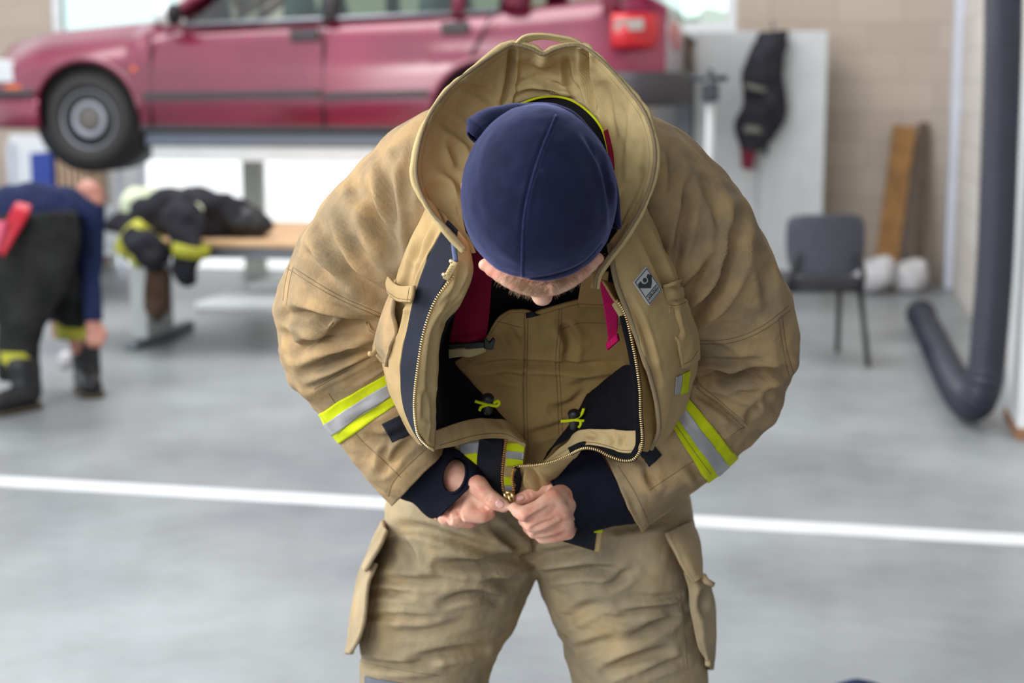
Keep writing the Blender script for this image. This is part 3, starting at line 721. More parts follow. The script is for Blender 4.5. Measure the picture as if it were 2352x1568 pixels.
decal('hook_and_loop_tape', lb, ([(1102, 1004), (1098, 1060), (1104, 1100), (1118, 1148)], [(1158, 1004), (1156, 1060), (1153, 1110), (1158, 1150)]), M['black_velcro'], jacket, 20, 10, lift=.004)
decal('reflective_stripe', lb, ([(1163, 1016), (1162, 1070)], [(1210, 1016), (1204, 1070)]), M['lime'], jacket)['label'] = 'lime yellow stripe'
decal('reflective_stripe', lb, ([(1162, 1033), (1162, 1049)], [(1208, 1037), (1205, 1054)]), M['silver'], jacket, lift=.003)['label'] = 'silver stripe'
decal('reflective_stripe', lb, ([(1157, 1094), (1158, 1114)], [(1178, 1094), (1177, 1114)]), M['lime'], jacket)['label'] = 'lime yellow stripe'
decal('reflective_stripe', lb, ([(1158, 1115), (1160, 1130)], [(1177, 1115), (1176, 1130)]), M['silver'], jacket)['label'] = 'silver stripe'
zip_teeth('zipper', zpath([(1163, 1009, 2.13), (1158, 1040, 2.138), (1154, 1085, 2.145), (1155, 1120, 2.148), (1164, 1140, 2.148)], 200), jacket, M['brass_d'])

# image-right front
r1 = [(1485, 470, 1.955), (1530, 575, 1.97), (1568, 670, 2.0), (1592, 750, 2.03), (1603, 830, 2.05), (1585, 905, 2.065), (1555, 975, 2.08), (1530, 1012, 2.09)]
r0 = [(x - 26, y, d + .17) for x, y, d in r1]
r2 = [(1462, 490, 1.90), (1502, 590, 1.915), (1530, 680, 1.935), (1556, 760, 1.955), (1570, 840, 1.985), (1562, 915, 2.01), (1540, 980, 2.03), (1518, 1020, 2.05)]
r3 = [(1432, 520, 1.87), (1462, 610, 1.885), (1492, 700, 1.90), (1515, 780, 1.92), (1532, 850, 1.945), (1535, 920, 1.97), (1528, 985, 1.995), (1508, 1025, 2.03)]
r4 = [(1398, 560, 1.865), (1415, 650, 1.88), (1448, 735, 1.90), (1475, 810, 1.92), (1494, 870, 1.94), (1508, 930, 1.962), (1512, 988, 1.985), (1495, 1030, 2.02)]
r4b = [(1400, 562, 1.885), (1415, 655, 1.905), (1445, 740, 1.925), (1470, 815, 1.945), (1488, 873, 1.96), (1500, 932, 1.985), (1504, 990, 2.005), (1488, 1032, 2.03)]
PS = [([(1470, 520), (1510, 610), (1545, 690)], 10, .007), ([(1560, 690), (1580, 780), (1585, 850)], 10, .004), ([(1445, 690), (1470, 740), (1490, 800), (1510, 880)], 8, .0035)]
A, N = front('f', [r0, r1, r2, r3, r4, r4b], 120, 90, PS, 101, None)
fr = sheet('front_panel', A, M['panel'], jacket, .003)
frb = bvh_of([fr])
# edge piping of the storm flap
MB().tube(zpath([(x + 1, y, d) for x, y, d in r4], 90, .001), .0032, 8).build('flap_edge', M['piping'], jacket)
# inner strip between zip and flap
zR = [(1385, 640, 1.885), (1412, 680, 1.895), (1437, 724, 1.908), (1455, 800, 1.925), (1464, 850, 1.938), (1470, 900, 1.95), (1471, 950, 1.962), (1475, 1000, 1.975), (1472, 1030, 1.985), (1455, 1054, 1.995), (1430, 1057, 2.005), (1400, 1047, 2.02), (1370, 1032, 2.035), (1340, 1029, 2.05), (1310, 1042, 2.07), (1275, 1058, 2.085), (1235, 1067, 2.105), (1190, 1070, 2.125)]
i0 = [(1386, 642, 1.887), (1438, 730, 1.913), (1457, 800, 1.93), (1468, 870, 1.947), (1474, 940, 1.963), (1479, 1000, 1.98), (1474, 1036, 1.992)]
i1 = [(1410, 650, 1.93), (1452, 735, 1.96), (1480, 800, 1.97), (1500, 870, 1.985), (1510, 940, 2.0), (1515, 1000, 2.01), (1490, 1040, 2.02)]
A = UL(curves([i0, [((a[0] + b[0]) / 2, (a[1] + b[1]) / 2, (a[2] + b[2]) / 2 - .002) for a, b in zip(i0, i1)], i1], 70, 24)); N = grid_normals(A); A = A + N * (.002 * fbm(A * 20, 111))[..., None]
sheet('inner_placket', A, M['bib'], jacket, .003)
# zip tape + teeth
ZP = zpath(zR, 500, .0045)
def ribbon(path_px, wpx, shift, lift=0.0):
    c = cr(path_px, 160); t = np.gradient(c[:, :2], axis=0); t /= np.linalg.norm(t, axis=1, keepdims=True); nrm = np.stack([-t[:, 1], t[:, 0]], 1)
    rows = []
    for k in np.linspace(-1, 1, 5):
        q = c.copy(); q[:, :2] += nrm * (wpx / 2 * k + shift); q[:, 2] -= lift; rows.append(q)
    return UL(np.stack(rows, 1))
sheet('zipper_tape', ribbon(zR[2:15], 20, 5), M['black'], jacket, .0015)
zip_teeth('zipper', ZP[40:], jacket, M['brass'])
# inside of the image-right front: facing strip, navy mesh lining, pale hem facing
fz = [(x - 2, y, d + .004) for x, y, d in zR[1:7]]
fz = [(1415, 690, 1.90), (1434, 728, 1.912), (1450, 800, 1.93), (1459, 850, 1.943), (1465, 900, 1.955), (1467, 950, 1.967)]
f2 = [(1405, 700, 1.915), (1424, 735, 1.93), (1440, 800, 1.95), (1450, 850, 1.96), (1458, 900, 1.97), (1462, 950, 1.975)]
sheet('front_facing', UL(curves([f2, fz], 50, 8)), M['facing'], jacket, .003)
lg = [[(1463, 850, 1.95), (1467, 900, 1.958), (1468, 940, 1.966), (1472, 992, 1.98)], [(1440, 838, 2.02), (1428, 890, 2.02), (1420, 940, 2.02), (1420, 990, 2.02)],
      [(1400, 862, 2.085), (1372, 905, 2.09), (1350, 945, 2.09), (1345, 986, 2.07)], [(1372, 890, 2.125), (1340, 935, 2.135), (1315, 975, 2.135), (1275, 1025, 2.125)], [(1352, 905, 2.17), (1325, 950, 2.175), (1290, 1000, 2.175), (1248, 1055, 2.17)]]
A = UL(curves(lg, 60, 60)); N = grid_normals(A); A = A + N * (.003 * fbm(A * 14, 121))[..., None]
sheet('lining', A, M['lining'], jacket, .002)
hg = [[(1476, 988, 1.977), (1440, 989, 2.0), (1400, 985, 2.022), (1355, 985, 2.045), (1325, 990, 2.075), (1300, 1012, 2.095), (1272, 1042, 2.11), (1250, 1058, 2.115)],
      [(1476, 1014, 1.98), (1438, 1016, 2.0), (1400, 1010, 2.015), (1358, 1003, 2.04), (1330, 1008, 2.06), (1302, 1026, 2.082), (1272, 1049, 2.10), (1246, 1062, 2.11)],
      [(1472, 1038, 1.986), (1430, 1040, 2.005), (1398, 1030, 2.02), (1362, 1022, 2.035), (1335, 1023, 2.052), (1304, 1038, 2.075), (1270, 1056, 2.09), (1240, 1066, 2.105)]]
A = UL(curves(hg, 80, 24)); N = grid_normals(A); A = A + N * (.003 * fbm(A * 22, 131))[..., None]
A = strokes(A, grid_normals(A), [([(1405, 995), (1410, 1012), (1412, 1028)], 7, .004), ([(1428, 1000), (1430, 1025)], 6, .004), ([(1350, 995), (1370, 1004)], 7, .003)])
hr = sheet('hem_facing', A, M['facing'], jacket, .004)
seam('hem_stitching', bvh_of([hr]), [[(1468, 1032), (1430, 1034), (1398, 1024), (1362, 1016), (1335, 1018), (1304, 1032), (1270, 1051)]], M['thread'], jacket)
# outside of the image-right front below the zip (shows between the hands)
og = [[(1190, 1072, 2.128), (1240, 1070, 2.108), (1290, 1054, 2.085), (1335, 1036, 2.058)], [(1186, 1105, 2.15), (1240, 1108, 2.135), (1280, 1085, 2.13), (1310, 1060, 2.12)],
      [(1182, 1150, 2.165), (1240, 1160, 2.165), (1262, 1140, 2.175), (1295, 1085, 2.17)]]
A = UL(curves(og, 60, 40)); N = grid_normals(A); A = A + N * (.004 * fbm(A * 14, 141))[..., None]
A = strokes(A, grid_normals(A), [([(1200, 1078), (1196, 1110), (1206, 1130)], 5, .003), ([(1215, 1080), (1235, 1105), (1250, 1120)], 9, .006)])
orr = sheet('lower_front', A, M['panel'], jacket, .004)
ob = bvh_of([orr])
decal('zipper_tape', ob, ([(1178, 1072), (1176, 1142)], [(1196, 1072), (1190, 1142)]), M['black'], jacket, lift=.004)
zip_teeth('zipper', zpath([(1183, 1070, 2.12), (1178, 1085, 2.13), (1177, 1105, 2.14), (1180, 1125, 2.145), (1177, 1140, 2.146)], 150), jacket, M['brass_d'])
# slider
sl = U(1168, 1140, 2.142)
m = MB()
for x in (1158, 1175):
    m.tube(UL([(x, 1128, 2.142), (x + 2, 1138, 2.139), (x + 6, 1150, 2.139)]), [.0022, .0028, .0018], 8)
m.tube(UL([(1162, 1131, 2.142), (1173, 1131, 2.142)]), .0030, 8); m.tube(UL([(1168, 1132, 2.141), (1170, 1146, 2.139), (1176, 1160, 2.137)]), [.0030, .0026, .0030], 8)
m.build('zipper_slider', M['brass'], jacket)
# jacket tail hanging below his left hand
fl_ = [[(1278, 1226, 2.21), (1330, 1190, 2.205), (1388, 1168, 2.205)], [(1276, 1236, 2.21), (1325, 1232, 2.2), (1386, 1205, 2.2)], [(1276, 1240, 2.21), (1322, 1254, 2.2), (1378, 1269, 2.2)]]
jt = sheet('jacket_tail', UL(curves([[a[0] for a in fl_], [a[1] for a in fl_], [a[2] for a in fl_]], 24, 24)), M['panel'], jacket, .004)
fb = bvh_of([jt])
decal('tail_lining', fb, ([(1279, 1232), (1282, 1239)], [(1374, 1196), (1364, 1264)]), M['black_velcro'], jacket, 10, 20, lift=.002)
decal('reflective_stripe', fb, ([(1366, 1202), (1364, 1222)], [(1388, 1190), (1383, 1222)]), M['lime'], jacket, lift=.003)['label'] = 'lime yellow stripe'

# cord locks with lime cord
for cx, cy, d, pts in ((1120, 928, 2.10, [[(1091, 921), (1105, 925), (1122, 929)], [(1101, 943), (1106, 934), (1122, 929)], [(1122, 929), (1140, 932), (1147, 926), (1143, 920), (1134, 926)]]),
                       (1319, 964, 2.09, [[(1288, 967), (1305, 966), (1319, 964)], [(1319, 964), (1333, 967), (1333, 980), (1328, 978)], [(1319, 964), (1335, 952), (1341, 938)], [(1322, 962), (1332, 966), (1342, 966)]])):
    m = MB(); a = U(cx, cy - 12, d); b = U(cx, cy + 14, d); m.cap(a, .008, b, .007, 14); m.ell(U(cx, cy - 14, d - .004), (.009, .009, .007))
    cl = m.build('cord_lock', M['plastic'], jacket)
    m = MB()
    for p in pts: m.tube(UL([(x, y, d - .006) for x, y in cr(p, 14)]), .0021, 8)
    m.build('drawcord', M['lime'], jacket)
tl = UL(curves([[(1343, 936, 2.10), (1318, 972, 2.13), (1302, 992, 2.135)], [(1330, 952, 2.118), (1310, 978, 2.14), (1298, 992, 2.14)]], 14, 6)); sheet('lining_binding', tl, M['lime'], jacket, .0015)

# pockets on the fronts
flb = bvh_of([fl])
A = UL(curves([[(886, 634, 1.955), (882, 652, 1.955), (886, 672, 1.96)], [(912, 655, 1.915), (910, 672, 1.915), (912, 690, 1.918)], [(950, 656, 1.875), (948, 678, 1.875), (944, 694, 1.88)]], 14, 26))
N = grid_normals(A); A = A + N * (.002 * fbm(A * 30, 151))[..., None]
ps = sheet('pocket_strap', A, M['panel'], jacket, .004)
seam('strap_stitching', bvh_of([ps]), [[(888, 668), (912, 684), (943, 688)], [(940, 660), (936, 690)]], M['thread'], jacket)
A = UL(curves([[(905, 640, 1.975), (884, 690, 1.985), (866, 760, 2.0), (858, 800, 2.02), (876, 832, 2.03)], [(900, 685, 1.945), (888, 720, 1.955), (878, 770, 1.97), (872, 805, 1.985), (884, 836, 2.0)], [(902, 690, 1.925), (901, 725, 1.925), (905, 765, 1.93), (894, 800, 1.95), (884, 842, 1.99)]], 40, 24))
N = grid_normals(A); A = A + N * (.003 * fbm(A * 22, 161))[..., None]
sheet('pocket_flap', A, M['jacket'], jacket, .005)
MB().tube(UL([(868, 795, 2.0), (858, 812, 2.0), (848, 812, 1.995)]), .0035, 8).build('pocket_pull', M['panel'], jacket)
A = UL(curves([[(1522, 655, 1.925), (1545, 740, 1.935), (1562, 810, 1.955), (1566, 846, 1.975)], [(1548, 645, 1.93), (1575, 735, 1.955), (1590, 800, 1.975), (1585, 840, 1.995)], [(1568, 640, 1.975), (1590, 710, 1.99), (1607, 790, 2.02), (1606, 822, 2.035)]], 50, 24))
N = grid_normals(A); A = A + N * (.003 * fbm(A * 22, 171))[..., None]
A = strokes(A, grid_normals(A), [([(1530, 668), (1552, 660), (1572, 650)], 5, .004), ([(1535, 695), (1560, 690), (1578, 680)], 5, .003), ([(1548, 710), (1548, 735), (1560, 770)], 7, .006)])
pk = sheet('pocket', A, M['panel'], jacket, .005)
seam('pocket_stitching', bvh_of([pk]), [[(1536, 701), (1560, 700), (1582, 690)], [(1565, 838), (1586, 828), (1602, 806)]], M['thread'], jacket)
decal('reflective_stripe', bvh_of([fr]), ([(1552, 865), (1548, 905)], [(1566, 859), (1561, 904)]), M['silver'], jacket)['label'] = 'silver stripe'
decal('reflective_stripe', bvh_of([fr]), ([(1568, 858), (1562, 905)], [(1584, 850), (1578, 900)]), M['lime'], jacket)['label'] = 'lime yellow stripe'

# badge with lettering
h0, hn = cast(frb, 1483, 655)
Q = []
for x, y in ((1487, 701.5), (1514.5, 666), (1483, 610.5), (1452, 646)):   # bottom-left, bottom-right, top-right, top-left as the writing runs
    h, n_ = cast(frb, x, y); Q.append(h)
Q = np.array(Q); O = Q.mean(0); ex = (Q[1] - Q[0] + Q[2] - Q[3]); BW = np.linalg.norm(ex) / 2; ex /= np.linalg.norm(ex); ey = (Q[3] - Q[0] + Q[2] - Q[1]); BH = np.linalg.norm(ey) / 2; ey -= ex * (ey @ ex); ey /= np.linalg.norm(ey); ez = np.cross(ex, ey)
if ez @ (np.array([0, 0, H]) - O) < 0: ez = -ez
O = O + ez * .0035
def BP(u, v, l=0): return O + ex * ((u - .5) * BW) + ey * ((v - .5) * BH) + ez * l
badge = MB().prism([BP(0, 0), BP(1, 0), BP(1, 1), BP(0, 1)], -ez * .003).build('badge', M['label'], jacket, smooth=False)
badge['label'] = 'silver badge with black emblem and lettering'
m = MB()
for a, b, c, d in ((.04, .03, .96, .045), (.04, .955, .96, .97), (.04, .03, .06, .97), (.94, .03, .96, .97)):
    m.prism([BP(a, b, .0008), BP(c, b, .0008), BP(c, d, .0008), BP(a, d, .0008)], -ez * .0006)
def EB(zx, zy):
    E = np.linalg.solve(np.array([[562 - 425, 262 - 425], [420 - 590, 325 - 590]], float), np.array([zx - 425, zy - 590], float)); return BP(E[0], E[1], .0008)
m.prism([EB(*q_) for q_ in ((305, 350), (330, 316), (350, 346), (382, 350), (410, 326), (411, 296), (394, 268), (408, 234), (446, 252), (448, 340), (436, 396), (320, 392))], -ez * .0006)
m.prism([EB(375 + 20 * math.cos(t), 304 + 26 * math.sin(t)) + ez * .0001 for t in np.linspace(0, 2 * math.pi, 20, endpoint=False)], -ez * .0006)
m.prism([BP(.10, .155, .0007), BP(.90, .155, .0007), BP(.90, .17, .0007), BP(.10, .17, .0007)], -ez * .0006)
m.prism([BP(.10, .295, .0007), BP(.90, .295, .0007), BP(.90, .31, .0007), BP(.10, .31, .0007)], -ez * .0006)
m.build('badge_print', M['ink'], badge, smooth=False) if False else m.build('badge_print', M['ink'], jacket, smooth=False)
def text(body, u0, u1, v0, v1, name):
    cu = bpy.data.curves.new(name, 'FONT'); cu.body = body; cu.size = 1; cu.extrude = 0; cu.offset = .012
    o = bpy.data.objects.new('tmp', cu); COL.objects.link(o); dg = bpy.context.evaluated_depsgraph_get(); dg.update()
    ev = o.evaluated_get(dg); e = ev.to_mesh(); V = np.array([v.co[:] for v in e.vertices]); Fs = [tuple(p.vertices) for p in e.polygons]; ev.to_mesh_clear(); bpy.data.objects.remove(o)
    lo = V.min(0); hi = V.max(0); t = (V - lo) / np.maximum(hi - lo, 1e-6)
    W = np.array([BP(u0 + (u1 - u0) * a, v0 + (v1 - v0) * b, .0012) for a, b, _ in t])
    return MB().add(W, Fs).build(name, M['ink'], jacket, smooth=False)
text('VIKING', .12, .88, .175, .29, 'badge_lettering'); text('LIFE-SAVING EQUIPMENT', .12, .88, .085, .135, 'badge_lettering')

# ---- collar
rim = [(1070, 572, 1.845), (1030, 528, 1.843), (988, 482, 1.848), (958, 415, 1.858), (960, 345, 1.868), (984, 270, 1.882), (1030, 205, 1.898), (1095, 152, 1.916), (1165, 106, 1.93), (1190, 104, 1.932), (1220, 112, 1.935), (1247, 124, 1.937), (1275, 112, 1.935), (1310, 104, 1.932), (1343, 110, 1.93), (1388, 145, 1.92), (1440, 203, 1.904), (1482, 262, 1.888), (1503, 335, 1.873), (1499, 405, 1.862), (1474, 475, 1.853), (1432, 545, 1.848), (1392, 598, 1.848), (1372, 630, 1.85), (1366, 662, 1.852)]
base = [(1082, 582, 1.875), (1070, 535, 1.885), (1062, 490, 1.90), (1064, 440, 1.915), (1074, 390, 1.93), (1086, 350, 1.945), (1106, 305, 1.962), (1140, 268, 1.978), (1172, 244, 1.992), (1190, 236, 1.997), (1212, 228, 2.0), (1240, 222, 2.002), (1265, 221, 2.002), (1292, 222, 2.0), (1315, 228, 1.997), (1350, 252, 1.982), (1380, 290, 1.963), (1398, 335, 1.945), (1410, 395, 1.925), (1418, 450, 1.91), (1416, 510, 1.898), (1403, 560, 1.888), (1386, 600, 1.878), (1372, 632, 1.868), (1368, 662, 1.858)]
mid1 = [(r[0] * .62 + b[0] * .38, r[1] * .62 + b[1] * .38, r[2] * .5 + b[2] * .5 + .012) for r, b in zip(rim, base)]
mid2 = [(r[0] * .25 + b[0] * .75, r[1] * .25 + b[1] * .75, r[2] * .2 + b[2] * .8 + .010) for r, b in zip(rim, base)]
A = UL(curves([rim, mid1, mid2, base], 260, 50)); N = grid_normals(A)
A = A + N * (.0028 * fbm(A * 15, 181) + .001 * fbm(A * 45, 184, 2))[..., None]
CS = [([(1176, 118), (1168, 180), (1158, 240)], 8, .008), ([(1343, 118), (1350, 180), (1366, 250)], 8, .008), ([(1247, 126), (1246, 150)], 14, -.004), ([(1180, 210), (1230, 195), (1300, 215), (1320, 212)], 8, -.005), ([(1300, 140), (1305, 180), (1320, 208)], 9, .006),
      ([(1000, 400), (1035, 430), (1058, 480)], 14, -.007), ([(985, 440), (1010, 470), (1040, 520)], 11, .008), ([(1040, 330), (1060, 380)], 12, .006), ([(1390, 200), (1400, 280), (1420, 350)], 12, .004), ([(1455, 250), (1450, 330), (1440, 400)], 12, -.004), ([(1060, 200), (1110, 215), (1135, 235)], 11, .004), ([(1470, 400), (1440, 460), (1410, 520)], 12, .005), ([(1010, 270), (1050, 300), (1085, 330)], 13, .004), ([(1200, 150), (1240, 170), (1290, 160)], 12, .003)]
A = strokes(A, grid_normals(A), CS)
collar = sheet('collar', A, M['collar'], jacket, .006)
MB().tube(UL(cr(rim, 260)) + np.array([0, -.0005, 0]), .0023 + .0002 * np.sin(np.arange(260) * 1.9), 8).build('collar_piping', M['piping'], jacket)
cb = bvh_of([collar])
seam('collar_stitching', cb, [[(x + (1235 - x) * .045, y + (400 - y) * .045) for x, y, d in rim[1:-3]]], M['thread_l'], jacket)
lp = curves([[(1180, 104, 1.93), (1205, 84, 1.93), (1245, 80, 1.93), (1290, 86, 1.93), (1322, 93, 1.93), (1350, 112, 1.93)], [(1196, 108, 1.935), (1215, 97, 1.94), (1247, 91, 1.94), (1285, 97, 1.94), (1315, 104, 1.938), (1338, 110, 1.935)]], 40, 8)
sheet('hanger_loop', UL(lp), M['collar'], jacket, .003)
nk0 = [(1100, 350, 1.945), (1130, 290, 1.962), (1172, 248, 1.985), (1240, 224, 1.995), (1300, 226, 1.993), (1348, 254, 1.975), (1384, 300, 1.95), (1402, 370, 1.92), (1412, 450, 1.90), (1412, 540, 1.885), (1392, 598, 1.873)]
nk1 = [(1130, 360, 1.95), (1155, 305, 1.968), (1190, 266, 1.985), (1242, 249, 1.99), (1296, 256, 1.985), (1338, 283, 1.968), (1366, 330, 1.945), (1380, 395, 1.925), (1388, 460, 1.91), (1384, 540, 1.9), (1366, 610, 1.89)]
nk2 = [(x + (1245 - x) * .04, y + (420 - y) * .04, d + .035) for x, y, d in nk1]
A = UL(curves([nk0, nk1, nk2], 90, 20)); N = grid_normals(A); A = A + N * (.002 * fbm(A * 25, 191))[..., None]
sheet('collar_lining', A, M['black'], jacket, .003)
MB().tube(UL([(x, y, d - .004) for x, y, d in cr(nk0[2:8], 60)]), .0016, 8).build('collar_binding', M['lime'], jacket)

# ---- wristlets
def wristlet(R, seed, hole=None):
    A = ringtube(R, 60, 72); N = grid_normals(A, True); A = A + N * (.0022 * fbm(A * 26, seed) )[..., None]; A[:, -1] = A[:, 0]
    A[-2:] += grid_normals(A, True)[-2:] * .0012
    N = grid_normals(A, True)
    if hole is None:
        return sheet('wristlet', A, M['wrist'], jacket, .003, True)
    hx, hy, rx, ry, ang = hole
    q = proj(A.reshape(-1, 3)).reshape(A.shape[:2] + (2,)); fr_ = (N * (A - np.array([0, 0, H]))).sum(-1) < 0
    def ins(c):
        dx, dy = c[0] - hx, c[1] - hy; u = dx * math.cos(ang) + dy * math.sin(ang); v = -dx * math.sin(ang) + dy * math.cos(ang); return math.hypot(u / rx, v / ry)
    # slide vertices near the rim onto the oval so the opening has a clean edge
    cam = np.array([0, 0, H])
    nu, nv = A.shape[:2]; dead = set(); 
    E = np.array([[ins(q[i, j]) for j in range(nv)] for i in range(nu)])
    for i in range(nu):
        for j in range(nv):
            if fr_[i, j] and .72 < E[i, j] < 1.38:
                s_ = 1 / E[i, j]; x, y = hx + (q[i, j, 0] - hx) * s_, hy + (q[i, j, 1] - hy) * s_
                if .80 < E[i, j] < 1.25: A[i, j] = U(x, y, A[i, j, 1]); E[i, j] = 1
    B = A - N * .003; idx = np.arange(nu * nv).reshape(nu, nv); V = np.concatenate([A.reshape(-1, 3), B.reshape(-1, 3)]); o = nu * nv; Fc = []
    for i in range(nu - 1):
        for j in range(nv - 1):
            e = (E[i, j] + E[i + 1, j] + E[i, j + 1] + E[i + 1, j + 1]) / 4
            if fr_[i, j] and e < .97: continue
            a = (idx[i, j], idx[i, j + 1], idx[i + 1, j + 1], idx[i + 1, j]); Fc += [a, tuple(k + o for k in a[::-1])]
    for j in range(nv - 1): Fc.append((idx[-1, j], idx[-1, j + 1], idx[-1, j + 1] + o, idx[-1, j] + o))
    uv = grid_uv(A)
    w = MB().add(V, Fc).build('wristlet', M['wrist'], jacket, uvs=np.concatenate([uv, uv]))
    return w
wl = wristlet([(918, 1146, 1008, 1022, 2.20, .045), (950, 1158, 1040, 1030, 2.197, .043), (972, 1176, 1068, 1044, 2.19, .041), (988, 1188, 1090, 1064, 2.182, .039), (1004, 1190, 1107, 1090, 2.172, .037)], 201, (1043, 1091, 25, 40, .25))
ov = [(1043 + 27 * math.cos(t) * math.cos(.25) - 42 * math.sin(t) * math.sin(.25), 1091 + 27 * math.cos(t) * math.sin(.25) + 42 * math.sin(t) * math.cos(.25)) for t in np.linspace(0, 2 * math.pi, 40)]
wb = bvh_of([wl]); t = trace(wb, ov, 90, .0005)
if len(t) > 10: MB().tube(t, .0022, 8).build('thumb_hole_binding', M['wrist'], jacket)
wristlet([(1470, 1200, 1372, 1028, 2.20, .05), (1428, 1210, 1330, 1034, 2.198, .048), (1390, 1214, 1296, 1050, 2.192, .045), (1358, 1222, 1270, 1066, 2.184, .042), (1334, 1230, 1254, 1082, 2.174, .039)], 211)

# ---- suspenders, buckle
A = UL(curves([[(1066, 560, 1.955), (1060, 640, 2.03), (1044, 720, 2.075), (1030, 789, 2.105)], [(1110, 560, 1.955), (1106, 640, 2.02), (1092, 720, 2.065), (1076, 789, 2.095)], [(1134, 560, 1.965), (1130, 640, 2.025), (1124, 720, 2.068), (1116, 784, 2.098)]], 60, 20))
N = grid_normals(A); A = A + N * (.0012 * fbm(A * 20, 221))[..., None]; A = strokes(A, grid_normals(A), [([(1036, 768), (1075, 766), (1118, 762)], 5, .004)])
A = UL(curves([[(1066, 560, 1.955), (1060, 640, 2.03), (1044, 720, 2.075), (1030, 789, 2.105)], [(1134, 560, 1.965), (1130, 640, 2.025), (1124, 720, 2.068), (1116, 784, 2.098)]], 60, 20)) if False else A
# ---- trousers
LEG_L = [(905, 1080, 1255, 1080, 2.43, .15), (895, 1140, 1250, 1140, 2.425, .152), (888, 1200, 1242, 1205, 2.415, .152), (866, 1258, 1236, 1278, 2.405, .148), (846, 1312, 1224, 1322, 2.40, .142), (832, 1400, 1190, 1402, 2.39, .13), (822, 1500, 1152, 1500, 2.385, .122), (820, 1570, 1122, 1568, 2.38, .115), (800, 1720, 1070, 1720, 2.38, .105), (785, 1950, 1010, 1950, 2.40, .09), (785, 2140, 985, 2140, 2.42, .08)]
LEG_R = [(1572, 1080, 1195, 1080, 2.43, .15), (1582, 1140, 1195, 1140, 2.425, .152), (1592, 1200, 1200, 1205, 2.415, .152), (1600, 1256, 1214, 1278, 2.405, .148), (1610, 1318, 1240, 1324, 2.40, .142), (1622, 1400, 1268, 1404, 2.39, .13), (1628, 1500, 1303, 1500, 2.385, .122), (1626, 1570, 1322, 1570, 2.38, .115), (1632, 1720, 1368, 1720, 2.38, .105), (1650, 1950, 1428, 1950, 2.40, .09), (1650, 2140, 1450, 2140, 2.42, .08)]
mt = MB()
for R in (LEG_L, LEG_R):
    A = ringtube(R, 90, 64)[:, :-1]; k = A.shape[1]; nu = A.shape[0]
    Fc = [(i * k + j, i * k + (j + 1) % k, (i + 1) * k + (j + 1) % k, (i + 1) * k + j) for i in range(nu - 1) for j in range(k)] + [tuple(range(k)), tuple(range((nu - 1) * k, nu * k))]
    mt.add(A, Fc)
v, nn, fs = remesh(mt, .0050, 6, .5)
v = v + nn * (.0055 * fbm(v * np.array([7, 7, 15]), 231) + .0018 * fbm(v * np.array([18, 18, 36]), 235, 2) + .0012 * (1 - 2 * np.abs(vn(v * np.array([26, 26, 60]), 239))))[:, None]
TS = [([(1010, 1300), (1058, 1299), (1110, 1297), (1160, 1291), (1215, 1284)], 14, .015), ([(905, 1216), (954, 1211), (1029, 1232), (1118, 1262), (1205, 1282)], 13, .010), ([(850, 1357), (900, 1362), (945, 1366)], 9, .007), ([(1015, 1386), (1058, 1369), (1103, 1366), (1142, 1376)], 10, .009),
      ([(950, 1517), (1029, 1498), (1110, 1490)], 12, .012), ([(850, 1413), (930, 1418), (1005, 1422)], 8, .006), ([(860, 1330), (960, 1335), (1050, 1330)], 11, .006), ([(830, 1520), (900, 1530), (970, 1530), (1000, 1525)], 10, .009), ([(920, 1240), (940, 1270), (950, 1300)], 11, .006), ([(1130, 1205), (1170, 1240), (1205, 1268)], 11, .008),
      ([(1120, 1330), (1160, 1340), (1190, 1330)], 12, .007), ([(890, 1455), (980, 1450), (1060, 1430)], 12, .005),
      ([(1255, 1322), (1308, 1312), (1359, 1309), (1425, 1312)], 11, .012), ([(1395, 1345), (1425, 1330), (1450, 1310)], 11, .008), ([(1430, 1412), (1508, 1399), (1570, 1395)], 9, .009), ([(1390, 1544), (1449, 1518), (1530, 1494)], 13, .012), ([(1380, 1416), (1425, 1424), (1465, 1430)], 8, .006),
      ([(1225, 1278), (1270, 1272), (1330, 1260), (1390, 1240)], 13, .009), ([(1450, 1370), (1510, 1372), (1560, 1366)], 8, .005), ([(1440, 1470), (1500, 1440), (1545, 1420)], 12, .007), ([(1290, 1430), (1340, 1400), (1380, 1390)], 14, .006), ([(1310, 1500), (1370, 1480), (1420, 1470)], 13, .006), ([(1480, 1545), (1530, 1525), (1570, 1515)], 10, .006), ([(1230, 1215), (1224, 1260), (1216, 1290)], 8, .006), ([(1400, 1215), (1480, 1205), (1550, 1190)], 11, .008)]
v = strokes(v, nn, [(q_, w_, a_ * 1.02) for q_, w_, a_ in TS])
trousers = MB().add(v, fs).build('trousers', M['trouser'], person); trousers['label'] = 'tan canvas turnout trousers with side pockets'
tb = bvh_of([trousers])
seam('trouser_seam', tb, [[(1216, 1170), (1212, 1230), (1218, 1285)], [(1224, 1170), (1221, 1230), (1224, 1288)], [(880, 1235), (872, 1290), (868, 1340), (858, 1400), (845, 1470), (828, 1520)], [(1540, 1235), (1555, 1300), (1565, 1380), (1572, 1450), (1580, 1540)],
     [(828, 1520), (900, 1535), (960, 1545), (1010, 1552)], [(888, 1208), (895, 1225)]], M['thread'], trousers)
def padded(name, cv, seed, nu=50, nv=24, th=.006, mat='trouser', amp=.003, ST=()):
    A = UL(curves(cv, nu, nv)); N = grid_normals(A); A = A + N * (amp * fbm(A * 16, seed))[..., None]
    if ST: A = strokes(A, grid_normals(A), ST)
    return sheet(name, A, M[mat], trousers, th)
